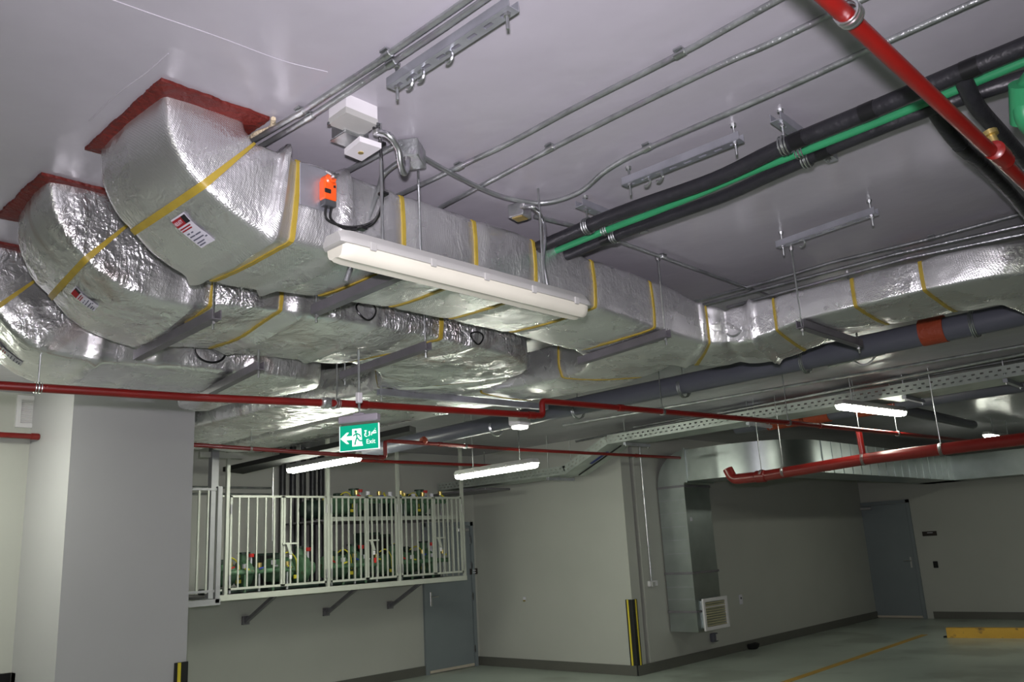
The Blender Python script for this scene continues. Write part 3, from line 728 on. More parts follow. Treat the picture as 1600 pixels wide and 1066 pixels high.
def rib(pts, w_, name, m='exit_white', d=.006):
    mb = MB()
    for i in range(len(pts)-1): mb.bar(Q(*pts[i], d), Q(*pts[i+1], d), w_*W_, .0015, up=nrm)
    return mb.build(name, m, pan)
by = -.12
def poly(pts, name, m, d=.0055):
    mb = MB(); mb.prism([Q(u, v+by, d) for u, v in pts], nrm*.0015); return mb.build(name, m, pan)
poly([(-.47, 0), (-.31, .13), (-.25, .13), (-.33, .045), (-.18, .045), (-.18, -.045), (-.33, -.045), (-.25, -.13), (-.31, -.13)], 'arrow', 'exit_white')
poly([(-.17, -.2), (.1, -.2), (.08, -.14), (.06, .2), (-.17, .2)], 'doorway', 'exit_white')
MB().lathe(Q(-.075, by+.135, .0072), nrm, [(0, .033*W_), (.0015, .033*W_)], 12).build('runner_head', 'exit_green', pan)
for pts in ([(-.06, .1), (-.045, .0)], [(-.06, .09), (-.14, .04)], [(-.05, .09), (.03, .05), (.045, .0)], [(-.045, 0), (-.08, -.08), (-.1, -.17)], [(-.045, 0), (.02, -.08), (.12, -.09)]):
    rib([(u, v+by) for u, v in pts], .032, 'running_figure', 'exit_green', .0075)
vs, fs = text_mesh('Exit', .15)
mb = MB(); mb.v = [Q(.30+v.x, by-.12+v.y*1.0, .0065+v.z) for v in vs]; mb.f = fs; mb.build('lettering', 'exit_white', pan)
# the Arabic word, right to left: kha, ra, waw, jim
for pts in ([(.43, .10), (.40, .13), (.37, .10), (.36, .075), (.44, .07), (.36, .06)], [(.36, .07), (.335, .09), (.33, .05), (.31, .02)], [(.285, .09), (.265, .11), (.255, .08), (.28, .07), (.26, .02), (.24, .01)], [(.20, .13), (.15, .14), (.18, .10), (.145, .05), (.16, .01), (.21, .0)], [(.41, .165), (.42, .165)], [(.18, .055), (.19, .055)]):
    rib([(u, v+by) for u, v in pts], .02, 'arabic_lettering')
fr_ = MB()
for u in (-.495, .495): fr_.box(Q(u, by), (W_*.012, .011, W_*(hv-.2)), Rm)
fr_.box(Q(0, by-(hv-.2)/2), (W_, .011, W_*.012), Rm); fr_.build('clear_edge', 'exit_white', pan)
tp = V((ctr.x, ctr.y, 2.70)); b0 = V((ctr.x, ctr.y, zt))
MB().tube([b0, tp], .006, 8).build('pole', 'galv_old', ex)
MB().box(b0+V((0, 0, .09)), (.028, .028, .055), bev=.004).build('pole_coupling', 'white', ex)
MB().box(b0+V((0, 0, .004)), (.06, .03, .012), Rm, bev=.004).build('hanger_foot', 'exit_body', ex)

# ------------------------------------------------------------------ red pipes
def pipe(name, pts, r, m, label, cat, group=None, br=.06, fittings=(), fm=None, n=14, smooth=True):
    t = thing(name, V(pts[0]), label, cat, group)
    P_ = bend(pts, br); MB().tube(P_, r, n).build('pipe', m, t, smooth)
    for i in fittings:
        if isinstance(i, tuple): a_, b_ = V(i[0]), V(i[1])
        else:
            k, f_ = int(i), i-int(i); a0, a1 = V(pts[k]), V(pts[k+1]); q = a0.lerp(a1, f_); dd = (a1-a0).normalized(); a_, b_ = q-dd*r*1.4, q+dd*r*1.4
        MB().tube([a_, a_.lerp(b_, .05), a_.lerp(b_, .95), b_], [r*1.02, r*1.22, r*1.22, r*1.02], n).build('coupling', fm or m, t, True)
    return t
def ring_hanger(c, r, d, parent=None, top=H, m='galv', name='pipe_hanger'):
    c = V(c); d = V(d).normalized(); u = V((0, 0, 1)); s_ = d.cross(u).normalized()
    mb = MB()
    for k in (-.012, .012):
        mb.tube([c+d*k+(u*math.cos(a)+s_*math.sin(a))*(r+.004) for a in [i*2*math.pi/18 for i in range(18)]], .003, 5, closed=True)
    mb.tube([c+(u*math.cos(a)+s_*math.sin(a))*(r+.003) for a in [i*2*math.pi/20 for i in range(20)]], .005, 5, closed=True)
    mb.tube([c+u*(r+.003), V((c.x, c.y, top))], .004, 6)
    return mb.build(name, m, parent, True)
zA = 2.5
pA = [at(-60, 599, 2, 2.5), at(300, 621, 2, 2.5), at(560, 632, 2, 2.5), at(848, 650, 2, 2.5)]
up_ = V((pA[-1].x, pA[-1].y, 2.6)); end_ = at(1515, 689, 2, 2.64)
a2 = at(1247, 662, 2, 2.6)
t = pipe('sprinkler_pipe', [pA[0], pA[1], pA[2], pA[3], up_, a2, end_], .021, 'red', 'thin red pipe crossing the whole picture below the foil ducts, with a small step up', 'pipe', 'thin red sprinkler pipes', fittings=(2.02, 2.93, 4.25, 5.1), br=.03)
for q_, dd in ((pA[1].lerp(pA[2], .86), 1), (pA[0].lerp(pA[1], .3), 1), (up_.lerp(a2, .4), 1), (up_.lerp(a2, .95), 1), (a2.lerp(end_, .5), 1)):
    ring_hanger(q_, .021, V((1, -.05, 0)), t)
# foil scrap wrapped on the pipe
c = at(511, 630, 2, 2.5); mb = MB()
rr = random.Random(3); pts = [c+V((x*.012-.04, 0, 0)) for x in range(8)]
mb.tube(pts, [.024+rr.random()*.016 for _ in pts], 9); mb.build('foil_scrap', 'foil_rough', t)
# second thin red pipe, far side
zc = 2.72
q0, q1 = V((X0+1, 7.52, 2.74)), V((2.44, 7.50, 2.74))
pipe('sprinkler_pipe', [(-2, 7.52, 2.745), at(30, 681, 1, 7.5), V((2.45, 7.5, at(45, 682, 1, 7.5).z))], .022, 'red', 'short thin red pipe on the wall left of the pillar', 'pipe', 'thin red sprinkler pipes', fittings=(1.5,))
e1 = at(299, 694.6, 1, 7.2); e2 = at(602, 715.5, 1, 6.35)
k1 = V((e2.x, e2.y, at(606, 689, 1, 6.35).z)); k2 = at(800, 702, 1, 6.33); k3 = at(1062, 715.6, 1, 6.3)
e1 = V((3.345, e1.y, e1.z))
t = pipe('sprinkler_pipe', [e1, e2, k1, k2, k3], .019, 'red', 'thin red pipe stepping up above the equipment cage and running on past the side wall', 'pipe', 'thin red sprinkler pipes', fittings=(.98, 2.4, 3.7), br=.03)
for q_ in (e1.lerp(e2, .35), k1.lerp(k2, .6)): ring_hanger(q_, .019, (1, 0, 0), t)
c = at(662, 689, 1, e2.y); MB().tube([c+V((-.03, 0, 0)), c, c+V((.03, 0, 0))], [.03, .045, .03], 10).build('brass_joint', 'orange_wrap', t)
p0 = at(618, 722, 1, 8.2); p1 = at(770, 728, 1, 8.2)
pipe('sprinkler_pipe', [p0+V((-.6, 0, .0)), p0, p1], .02, 'red', 'short thin red pipe end above the right half of the cage', 'pipe', 'thin red sprinkler pipes')
# big red main
XM = 8.6
m0, m1, m2 = at(1158, 748, 0, XM), at(1356, 717, 0, XM), at(1600, 686, 0, XM)
m3 = m2 + (m2-m1)*1.2; m3.z = m2.z
t = thing('fire_main', m0, 'thick red water main running under the tray at far right', 'pipe')
st = V((m0.x+.25, m0.y+.1, m0.z+.1))
MB().tube(bend([V((m0.x, m0.y+.15, m0.z+.12)), V((m0.x, m0.y+.1, m0.z)), m0+V((0, -.25, 0)), m1, m2, m3], .09, 8), .056, 20).build('pipe', 'red', t, True)
MB().tube([m0+V((0, -.18, 0)), m0+V((0, -.19, 0)), m0+V((0, -.29, 0)), m0+V((0, -.3, 0))], [.055, .065, .065, .055], 20).build('coupling', 'red', t, True)
j_ = m0.lerp(m1, .97)
MB().tube([V((j_.x, j_.y, j_.z+.04)), V((j_.x-.02, j_.y, at(1355, 671, 0, XM).z+.0))], .03, 14).build('riser', 'red', t, True)
for f_ in (.18, .36, .97, 1.5):
    q_ = m0.lerp(m1, f_) if f_ < 1 else m1.lerp(m2, f_-1); ring_hanger(q_, .056, (0, 1, 0), t)
# red pipe close to the camera at top right
Yr = .49
r0, r1, r2 = at(1285, -10, 2, 2.6), at(1530, 215, 2, 2.6), at(1640, 322, 2, 2.6)
d_ = (r2-r0).normalized(); r0 = r0-d_*1.4; r2 = r2+d_*5
t = pipe('sprinkler_pipe', [r0, r2], .0175, 'red', 'red pipe close overhead crossing the upper right corner, casting a shadow on the ceiling', 'pipe', 'thin red sprinkler pipes')
cpl = at(1562, 242, 2, 2.6)
MB().tube([cpl-d_*.05, cpl-d_*.045, cpl+d_*.02, cpl+d_*.025, cpl+d_*.055, cpl+d_*.06], [.018, .026, .026, .021, .023, .018], 16).build('coupling', 'red', t, True)
MB().lathe(cpl+V((-.02, 0, .02)), (0, .2, 1), [(0, .012), (.03, .012), (.032, .02), (.045, .02)], 10).build('brass_outlet', 'brass', t, True)
hc = at(1326, 22, 2, 2.6); ring_hanger(hc, .019, d_, t)

# ------------------------------------------------------------------ black insulated and green pipes
zp = 3.0
def path(px, z): return [at(x, y, 2, z) for x, y in px]
def ext(P_, a=1, b=1):
    return [P_[0]+(P_[0]-P_[1]).normalized()*a] + P_ + [P_[-1]+(P_[-1]-P_[-2]).normalized()*b]
def ipipe(name, pts, r, m, label, group, lump=.06, n=16, tapes=()):
    t = thing(name, V(pts[0]), label, 'pipe', group)
    P_ = []
    for i in range(len(pts)-1):
        k = max(2, int((V(pts[i+1])-V(pts[i])).length/.05))
        for j in range(k): P_.append(V(pts[i]).lerp(V(pts[i+1]), j/k))
    P_.append(V(pts[-1]))
    for _ in range(3): P_ = [P_[0]] + [(P_[i-1]+P_[i]*2+P_[i+1])/4 for i in range(1, len(P_)-1)] + [P_[-1]]
    MB().tube(P_, [r*(1+lump*noise.noise(p*6)) for p in P_], n).build('pipe', m, t, True)
    for x in tapes:
        i = min(range(len(P_)-1), key=lambda i: (P_[i]-V(x)).length); a_, b_ = P_[i], P_[i+1]
        dd = (b_-a_).normalized(); MB().tube([a_, a_+dd*.05], r*1.06, n).build('tape_band', 'cable', t, True)
    return t
up = ext(path([(880, 370), (954, 338), (1034, 309), (1098, 288), (1150, 266), (1214, 232), (1284, 203), (1350, 177), (1450, 134), (1500, 113), (1566, 86)], zp-.01), .9, 1)
ipipe('insulated_pipe', up, .0285, 'black', 'upper black insulated pipe along the ceiling, left of the green pipe', 'black insulated pipes', tapes=(at(1350, 165, 2, zp), at(1490, 112, 2, zp), at(1230, 212, 2, zp)))
lo = ext(path([(915, 387), (982, 360), (1068, 330), (1140, 304), (1200, 275), (1341, 213), (1453, 169), (1566, 133)], zp-.01), .9, 1)
ipipe('insulated_pipe', lo, .0255, 'black', 'lower black insulated pipe along the ceiling, right of the green pipe', 'black insulated pipes', lump=.04, tapes=(at(1290, 238, 2, zp), at(950, 375, 2, zp)))
gr = ext(path([(893, 382), (954, 357), (1013, 335), (1068, 313), (1110, 296), (1153, 276), (1200, 258), (1369, 192), (1439, 163), (1538, 122), (1600, 96)], zp), .8, 1)
ipipe('green_pipe', gr, .0155, 'green', 'long straight green pipe between the two black insulated pipes', 'green pipes', lump=.0)
brA = [at(1499, 106, 2, zp), at(1516, 158, 2, 2.93), at(1549, 192, 2, 2.92), at(1610, 262, 2, 2.92)]; brA += [brA[-1]+V((2.2, 0, 0))]
ipipe('insulated_pipe', brA, .026, 'black', 'black insulated branch pipe turning down behind the red pipe, outer one', 'black insulated pipes')
brB = [at(1458, 170, 2, zp), at(1480, 205, 2, 2.93), at(1500, 228, 2, 2.92), at(1538, 260, 2, 2.92), at(1577, 300, 2, 2.92), at(1615, 345, 2, 2.92)]; brB += [brB[-1]+V((2, 0, 0))]
ipipe('insulated_pipe', brB, .025, 'black', 'black insulated branch pipe turning down below the red pipe, inner one', 'black insulated pipes', tapes=(at(1495, 228, 2, 2.92),))
ge = [at(1660, 60, 2, 2.9), at(1597, 145, 2, 2.86), at(1602, 185, 2, 2.78), at(1640, 230, 2, 2.75)]
gt = thing('green_pipe', ge[1], 'bulky green pipe elbow cut off by the right picture edge', 'pipe', 'green pipes')
MB().tube(bend(ge, .06, 8), .03, 16).build('pipe', 'green', gt, True)
MB().tube([at(1598, 130, 2, 2.87), at(1600, 190, 2, 2.79)], .037, 16).build('elbow_collar', 'green', gt, True)

# ceiling channels
def channel(p0, p1, label, clamps=(), rods=(.05, .95), slots=8, drop=.05, w_=.041, rodm='galv'):
    p0, p1 = V(p0), V(p1); d = (p1-p0).normalized(); y = V((0, 0, 1)).cross(d)
    t = thing('ceiling_channel', (p0+p1)/2, label, 'ceiling channel', 'slotted channels hung from the ceiling')
    mb = MB(); h_ = .03
    mb.bar(p0+y*(w_/2-.0015)+V((0, 0, h_/2)), p1+y*(w_/2-.0015)+V((0, 0, h_/2)), .003, h_); mb.bar(p0-y*(w_/2-.0015)+V((0, 0, h_/2)), p1-y*(w_/2-.0015)+V((0, 0, h_/2)), .003, h_)
    # slotted web: two edge strips and bridges between the slots
    L_ = (p1-p0).length; pitch = L_/slots
    for sg in (-1, 1): mb.bar(p0+y*sg*w_*.33, p1+y*sg*w_*.33, w_*.34, .003)
    for i in range(slots+1):
        a_ = max(0, i*pitch-pitch*.25); b_ = min(L_, i*pitch+pitch*.25)
        mb.bar(p0+d*a_, p0+d*b_, w_*.34, .003)
    mb.build('slotted_web', 'strut', t)
    for f_ in rods:
        q = p0.lerp(p1, f_); MB().tube([(q.x, q.y, q.z-drop), (q.x, q.y, H)], .0045, 8).build('threaded_rod', rodm, t)
        MB().lathe((q.x, q.y, q.z-.01), (0, 0, 1), [(0, .01), (.009, .01)], 6).build('nut', 'steel', t)
        MB().lathe((q.x, q.y, H-.012), (0, 0, 1), [(0, .011), (.012, .013)], 8).build('anchor', 'galv', t)
    for f_ in clamps:
        q = p0.lerp(p1, f_); MB().tube([q+V((0, 0, -.018))+(V((0, 0, 1))*math.cos(a)+d*math.sin(a))*.017 for a in [(-.2+i*.16)*math.pi for i in range(10)]], .0045, 6).build('clamp', 'galv', t, True)
    return t
zc_ = 3.055
channel(at(612, 139, 2, zc_), at(803, 13, 2, zc_), 'slotted zinc channel on the ceiling at top centre, with three clamps', (.16, .26, .5))
channel(at(976, 291, 2, zc_), at(1159, 219, 2, zc_), 'slotted zinc channel on the ceiling next to the black pipes, with two clamps', (.2, .31))
channel(at(1216, 387, 2, zc_), at(1370, 334, 2, zc_), 'slotted zinc channel on the ceiling above the narrow right duct', (.25,))
for x, y, lab in ((905, 322, 'short channel holding the pipe bundle near the foil duct'), (1212, 188, 'short channel holding the pipe bundle near the picture centre right')):
    a_ = at(x, y, 2, 3.07); b_ = V((a_.x+.5, a_.y+.01, a_.z))
    t = channel(a_, b_, lab, (), (.1, .9), 5, .02)
    for k, (P_, r_) in enumerate(((up, .03), (gr, .017), (lo, .027))):
        # clip where the channel crosses each pipe
        best = None
        for i in range(len(P_)-1):
            s0, s1_ = P_[i], P_[i+1]
            if (s0.y-a_.y)*(s1_.y-a_.y) <= 0:
                f_ = (a_.y-s0.y)/(s1_.y-s0.y); best = s0.lerp(s1_, f_)
        if best: ring_hanger(best, r_, (0, 1, 0), t, 3.07, name='pipe_clip')

# ------------------------------------------------------------------ conduits on the ceiling
def conduit(px, z, r, label, m='galv_old', couplings=(), e=(0, 0), sm=False, grp='steel conduits on the ceiling'):
    P_ = [at(x, y, 2, z) if not isinstance(z, (list, tuple)) else at(x, y, 2, z[i]) for i, (x, y) in enumerate(px)]
    if e[0]: P_ = [P_[0]+(P_[0]-P_[1]).normalized()*e[0]] + P_
    if e[1]: P_ = P_ + [P_[-1]+(P_[-1]-P_[-2]).normalized()*e[1]]
    t = thing('steel_conduit', P_[0], label, 'conduit', grp)
    Q_ = spline(P_, 6) if sm else P_
    MB().tube(Q_, r, 12).build('conduit', m, t, True)
    for x, y in couplings:
        c_ = at(x, y, 2, z if not isinstance(z, (list, tuple)) else z[0]); i = min(range(len(P_)-1), key=lambda i: (P_[i].lerp(P_[i+1], .5)-c_).length)
        dd = (P_[i+1]-P_[i]).normalized(); MB().tube([c_-dd*.02, c_-dd*.018, c_+dd*.018, c_+dd*.02], [r, r*1.3, r*1.3, r], 12).build('coupling', 'galv', t, True)
        MB().box(c_+V((0, 0, .012)), (.035, .03, .006)).build('saddle', 'galv', t)
    return t
conduit([(408, 212), (466, 178), (590, 97), (607, 84), (690, 27), (733, -3)], 3.105, .0095, 'left one of the twin conduits above the nearest foil elbow', couplings=((470, 176), (605, 86)), e=(1.2, 1.5))
conduit([(424, 219), (480, 186), (600, 106), (690, 46), (760, -3)], 3.103, .0095, 'right one of the twin conduits above the nearest foil elbow', couplings=((484, 183), (612, 98)), e=(1.2, 1.5))
conduit([(560, 258), (500, 290)], 3.1, .0105, 'short conduit running from the white box behind the duct', e=(.25, .4))
conduit([(590, 300), (600, 272), (632, 247)], (3.0, 3.08, 3.09), .0105, 'short bent conduit entering the steel junction box from the left', sm=True, e=(.4, 0))
conduit([(640, 297), (722, 258), (800, 221), (900, 167), (1063, 84), (1200, 8)], 3.105, .0095, sm=True, label= 'upper left long conduit crossing the middle of the ceiling', couplings=((718, 261), (1063, 84)), e=(1, 1.5))
conduit([(700, 318), (860, 233), (1000, 162), (1135, 97), (1200, 69), (1340, 2)], 3.105, .0095, sm=True, label= 'middle long conduit crossing the ceiling below the upper one', couplings=((860, 232),), e=(1, 1.5))
conduit([(652, 240), (700, 268), (760, 298), (800, 311), (850, 317), (905, 300), (950, 264), (1012, 231), (1200, 149), (1360, 76), (1520, 4)], 3.09, .0095, 'long conduit that swings in a loop below the junction box', couplings=((1012, 231),), sm=True, e=(0, 1.2))
conduit([(835, 338), (900, 354), (960, 375), (1080, 418), (1190, 458)], 3.1, .0095, 'conduit running away from the small ceiling box towards the duct bend', couplings=((1036, 401),), e=(0, .3))
conduit([(1060, 478), (1200, 440), (1300, 410), (1450, 374), (1600, 333)], 3.1, .0095, 'nearer one of two conduits above the narrow right duct', couplings=((1456, 372),), e=(1.0, 1.2))
conduit([(1180, 455), (1400, 397), (1600, 352)], 3.08, .0095, 'farther one of two conduits above the narrow right duct', couplings=((1405, 396),), e=(.6, 1.2))
conduit([(1230, 455), (1420, 403), (1600, 366)], 3.0, .009, 'thin conduit just over the narrow right duct', e=(.4, 1.2))
for k, (a_, b_, z, lab) in enumerate((((880, 665), (1600, 540), 3.08, 'thin far conduit just past the grey drain pipe'), ((900, 690), (1600, 553), 3.05, 'second far conduit past the grey drain pipe'), ((990, 668), (1600, 560), 3.1, 'far conduit closest to the perforated tray'), ((1380, 625), (1600, 588), 3.1, 'short far conduit behind the perforated tray at right edge'))):
    conduit([a_, b_], z, .014, lab, e=(0, 1.5))

# junction boxes
c = at(551, 190, 2, 3.05); t = thing('junction_box', c, 'white plastic junction box fixed to the ceiling by the duct actuator', 'junction box', None)
bw = V((.20, .20, .10))
qa, qb, qc = at(514, 195, 2, 3.06), at(563, 214, 2, 3.06), at(590, 196, 2, 3.06)
cx, cy = (qa+qc)/2, (qb+qa)/2
cc = (qa+qc)/2
ex_, ey_ = (qc-qb), (qa-qb)
MB().prism([qb+V((0, 0, .02)), qc+V((0, 0, .02)), qc+ey_+V((0, 0, .02)), qa+V((0, 0, .02))], (0, 0, H-3.08)).build('box_body', 'white', t)
MB().prism([qb-(ex_+ey_)*.01, qc+(ex_-ey_)*.01, qc+ey_+(ex_+ey_)*.01, qa+(ey_-ex_)*.01], (0, 0, .022)).build('lid', 'housing', t)
for q_ in (qa, qb, qc): MB().lathe(q_+V((0, 0, -.002)), (0, 0, 1), [(0, .006), (.01, .006)], 8).build('screw', 'darkgrey', t)
t = thing('junction_box', at(548, 212, 2, 3.06), 'small galvanised box behind the white junction box', 'junction box')
q = at(545, 213, 2, 3.05); MB().box(q+V((.02, .02, .035)), (.10, .08, .07), bev=.003).build('box_body', 'galv', t)
MB().box(q+V((.02, .02, -.003)), (.105, .085, .004)).build('lid', 'galv', t)
t = thing('junction_box', at(566, 235, 2, 3.02), 'flat white box cover hanging below the white junction box', 'junction box')
q = [at(x, y, 2, 3.0) for x, y in ((538, 241), (565, 252), (596, 232), (562, 221))]
MB().prism(q, (0, 0, .02)).build('cover', 'white', t)
MB().tube([sum(q, V())/4+V((0, 0, .02)), V(((sum(q, V())/4).x, (sum(q, V())/4).y, H))], .012, 8).build('stem', 'galv', t)
MB().lathe(q[1].lerp(q[3], .45)+V((0, 0, -.003)), (0, 0, 1), [(0, .01), (.004, .01)], 8).build('rust_spot', 'brass', t)
c = at(642, 245, 2, 3.08); t = thing('junction_box', c, 'galvanised steel junction box on the ceiling where conduits meet', 'junction box')
MB().box(c+V((0, 0, .01)), (.12, .085, .07), Matrix.Rotation(.6, 3, 'Z'), bev=.004).build('box_body', 'galv_old', t)
MB().lathe(at(633, 255, 2, 3.045), (0, 0, -1), [(0, .014), (.03, .014)], 10).build('gland', 'brass', t)
c = at(812, 331, 2, 3.075); t = thing('junction_box', c, 'small square galvanised box on the ceiling feeding the unlit lamp', 'junction box')
MB().box(c, (.075, .075, .06), Matrix.Rotation(.2, 3, 'Z'), bev=.004).build('box_body', 'galv_old', t)
MB().box(c+V((0, 0, -.032)), (.05, .05, .004), Matrix.Rotation(.2, 3, 'Z')).build('lid', 'brass', t)
def flex(pts, label, r=.009):
    P_ = spline(pts, 12); t = thing('flexible_conduit', P_[0], label, 'conduit', 'ribbed flexible conduits')
    L_ = sum((P_[i+1]-P_[i]).length for i in range(len(P_)-1)); n = int(L_/.006); out = []; acc = [0]
    for i in range(1, len(P_)): acc.append(acc[-1]+(P_[i]-P_[i-1]).length)
    for k in range(n+1):
        s_ = L_*k/n; i = max(j for j in range(len(acc)) if acc[j] <= s_+1e-9); i = min(i, len(P_)-2); f_ = (s_-acc[i])/max(1e-6, acc[i+1]-acc[i]); out.append(P_[i].lerp(P_[i+1], f_))
    MB().tube(out, r, 10, ribs=1).build('ribbed_tube', 'flex', t, True)
    for q_ in (P_[0], P_[-1]): MB().box(q_, (.026, .026, .02), bev=.004).build('end_fitting', 'steel', t)
    return t
flex([at(590, 207, 2, 3.04), at(608, 212, 2, 3.02), at(622, 232, 2, 2.99), at(626, 255, 2, 2.95), at(631, 270, 2, 2.93), at(636, 262, 2, 2.96), at(635, 250, 2, 3.0)], 'ribbed conduit looping from the white box to the steel junction box', .011)
fl_end = at(851, 450, 1, 2.21)
flex([at(818, 322, 2, 3.05), at(835, 325, 2, 3.02), at(848, 345, 1, 2.26), at(851, 375, 1, 2.22), at(849, 410, 1, 2.2), V((fl_end.x, lamp0.location.y+.01, 2.68))], 'ribbed conduit dropping from the ceiling box to the unlit lamp', .0085)

# ------------------------------------------------------------------ grey drain pipe
XG = 5.78
g = [at(700, 682, 0, XG), at(900, 637, 0, XG), at(1250, 563, 0, XG), at(1530, 502, 0, XG)]
g0 = g[0]+(g[0]-g[1]).normalized()*1.6; g3 = g[3]+(g[3]-g[2]).normalized()*2.2
zz = 2.86
G = [V((XG, p.y, zz+(p.z-zz)*.6)) for p in [g0]+g+[g3]]
t = thing('drain_pipe', G[0], 'thick dark grey plastic drain pipe running behind the duct bend', 'pipe')
MB().tube(G, .078, 22).build('pipe', 'greypipe', t, True)
for px, w_ in ((1459, .15),):
    c = at(px, 517, 0, XG); dd = V((0, 1, 0)); MB().tube([c-dd*w_/2, c+dd*w_/2], .088, 20).build('fire_wrap', 'orange_wrap', t, True)
for px, py in ((903, 640), (1068, 605), (1258, 565), (1523, 506), (775, 668)):
    c = at(px, py, 0, XG); ring_hanger((XG, c.y, c.z), .08, (0, 1, 0), t)
# second dark pipe with orange wraps beyond the tray
t = thing('drain_pipe', (9.9, 4, 2.9), 'far dark grey pipe with orange wraps behind the perforated tray', 'pipe')
a_, b_ = at(1150, 668, 0, 9.9), at(1600, 600, 0, 9.9); b_ = b_+(b_-a_)*.5
MB().tube([a_, b_], .085, 18).build('pipe', 'greypipe', t, True)
for px, py, w_ in ((1245, 655, .5), (1295, 646, .35), (1395, 632, .45)):
    f_ = (px-1150)/450; c = a_.lerp(b_, f_/1.5*1.0); dd = (b_-a_).normalized(); MB().tube([c-dd*w_/2, c+dd*w_/2], .1, 18).build('fire_wrap', 'orange_wrap', t, True)
t = thing('side_pipe', (10, 3, 2.9), 'far grey pipe running off diagonally under the ceiling at right', 'pipe')
MB().tube([at(1400, 638, 0, 10.0), at(1520, 664, 0, 12.6)], .06, 14).build('pipe', 'greypipe', t, True)

# white drooping cable and its channel above the right-hand lamp
p_, q_ = at(1312, 569, 2, 3.0), at(1372, 555, 2, 3.0)
t = thing('hanging_cable', p_, 'white cable drooping from a thin rail above the lit lamp at right', 'cable')
MB().tube([at(1295, 573, 2, 3.0), at(1382, 553, 2, 3.0)], .008, 8).build('rail', 'galv', t, True)
MB().tube(spline([at(1333, 563, 2, 2.99), at(1345, 570, 2, 2.96), at(1357, 568, 2, 2.96), at(1369, 556, 2, 2.99)], 8), .008, 8).build('cable', 'white', t, True)
# ------------------------------------------------------------------ perforated cable tray
def tray_path():
    XT = 8.90
    hi0 = V((XT, -1.5, 2.97)); hi1 = V((XT, 6.55, 2.885)); lo1 = V((XT, 7.28, 2.58)); lo2 = V((XT, 9.80, 2.575))
    return [hi0, hi1, lo1, lo2]
t = thing('cable_tray', (8.95, 5, 2.9), 'long perforated steel cable tray with a sloped step down near the side wall', 'cable tray')
TP = tray_path(); tw, th_ = .46, .11
def tray_seg(a, b, name):
    d = (b-a).normalized(); x = V((1, 0, 0)); u = x.cross(d); u = u if u.z > 0 else -u
    mb = MB(); L_ = (b-a).length
    mb.bar(a, b, tw, .003, up=u)
    for sg in (-1, 1):
        e = x*sg*tw/2
        # side flange with real slots (two staggered rows)
        pitch = .075; n = int(L_/pitch)
        rows = [(.0, .026), (.042, .066), (.082, .11)]
        for lo_, hi_ in rows: mb.bar(a+e+u*(lo_+hi_)/2, b+e+u*(lo_+hi_)/2, .003, hi_-lo_, up=u)
        for row, (lo_, hi_) in enumerate(((.026, .042), (.066, .082))):
            for k in range(n+1):
                s0 = k*pitch + (pitch/2 if row else 0)-.022; s0 = max(0, s0); s1_ = min(L_, s0+.045)
                if s1_ > s0: mb.bar(a+e+d*s0+u*(lo_+hi_)/2, a+e+d*s1_+u*(lo_+hi_)/2, .003, hi_-lo_, up=u)
    return mb.build(name, 'tray', t)
for i in range(3): tray_seg(TP[i], TP[i+1], 'tray_section')
# divider and label plate on the sloped part
d_ = (TP[2]-TP[1]); u_ = V((1, 0, 0)).cross(d_).normalized(); u_ = u_ if u_.z > 0 else -u_
pm = TP[1].lerp(TP[2], .45)-u_*.005
MB().bar(TP[1].lerp(TP[2], .22)-u_*.006+V((-.03, 0, 0)), TP[1].lerp(TP[2], .62)-u_*.006+V((-.03, 0, 0)), .05, .003, up=u_).build('blue_label', 'blue', t)
MB().bar(TP[1]-u_*.008+V((.05, 0, 0)), TP[2]-u_*.008+V((.05, 0, 0)), .02, .01, up=u_).build('split_seam', 'black_matt', t)
for yy, z in ((6.3, 2.885), (4.6, 2.90), (2.9, 2.925), (2.0, 2.935), (7.6, 2.575), (9.3, 2.575)):
    MB().bar((8.68, yy, z-.025), (9.22, yy, z-.025), .04, .035).build('support_channel', 'strut', t)
    for xx in (8.71, 9.19): MB().tube([(xx, yy, z-.06), (xx, yy, H)], .005, 6).build('threaded_rod', 'galv', t)
# a flat tray under the low section, near the corner
t2 = MB().box((8.72, 9.15, 2.50), (.5, 1.15, .03), bev=.004).build('drip_tray', 'strut_dull'); tag(t2, 'flat grey tray under the low end of the cable tray in the corner', 'tray')

# ------------------------------------------------------------------ black insulation board under the branches
t = MB().prism([at(380, 741, 2, 2.7), at(348, 737, 2, 2.7), at(640, 674, 2, 2.7), at(650, 677, 2, 2.7)], (0, 0, .05)).build('black_board', 'black_matt')
tag(t, 'long black strip hanging under the foil ducts above the cage', 'insulation strip')

# ------------------------------------------------------------------ sheet-metal duct at the right wall
GX0, GX1, GY0, GY1 = 10.25, 10.90, 6.50, 6.93
t = thing('sheet_metal_duct', (10.55, 6.7, .46), 'bare sheet-metal duct dropping down the right wall, grille at its foot', 'duct')
mb = MB(); mb.box(((GX0+GX1)/2, (GY0+GY1)/2, (0.46+2.38)/2), (GX1-GX0, GY1-GY0, 1.92)); mb.build('drop_duct', 'galv_duct', t)
# vertical elbow: heel round the outside, throat under it
n = 10; mb = MB(); cy_, cz_ = GY0-.06, 2.38
rin, rout = .06, GY1-cy_
for i in range(n+1):
    a = math.pi/2*i/n
    for x in (GX0, GX1):
        for r in (rin, rout): mb.v.append(V((x, cy_+r*math.cos(a), cz_+r*math.sin(a))))
for i in range(n):
    b_ = 4*i
    for p_, q_ in ((0, 1), (1, 3), (3, 2), (2, 0)): mb.f.append((b_+p_, b_+q_, b_+4+q_, b_+4+p_))
mb.f.append((0, 1, 3, 2)); mb.f.append((4*n, 4*n+2, 4*n+3, 4*n+1))
mb.build('elbow', 'galv_duct', t)
zt0, zt1 = cz_+rin, cz_+rout
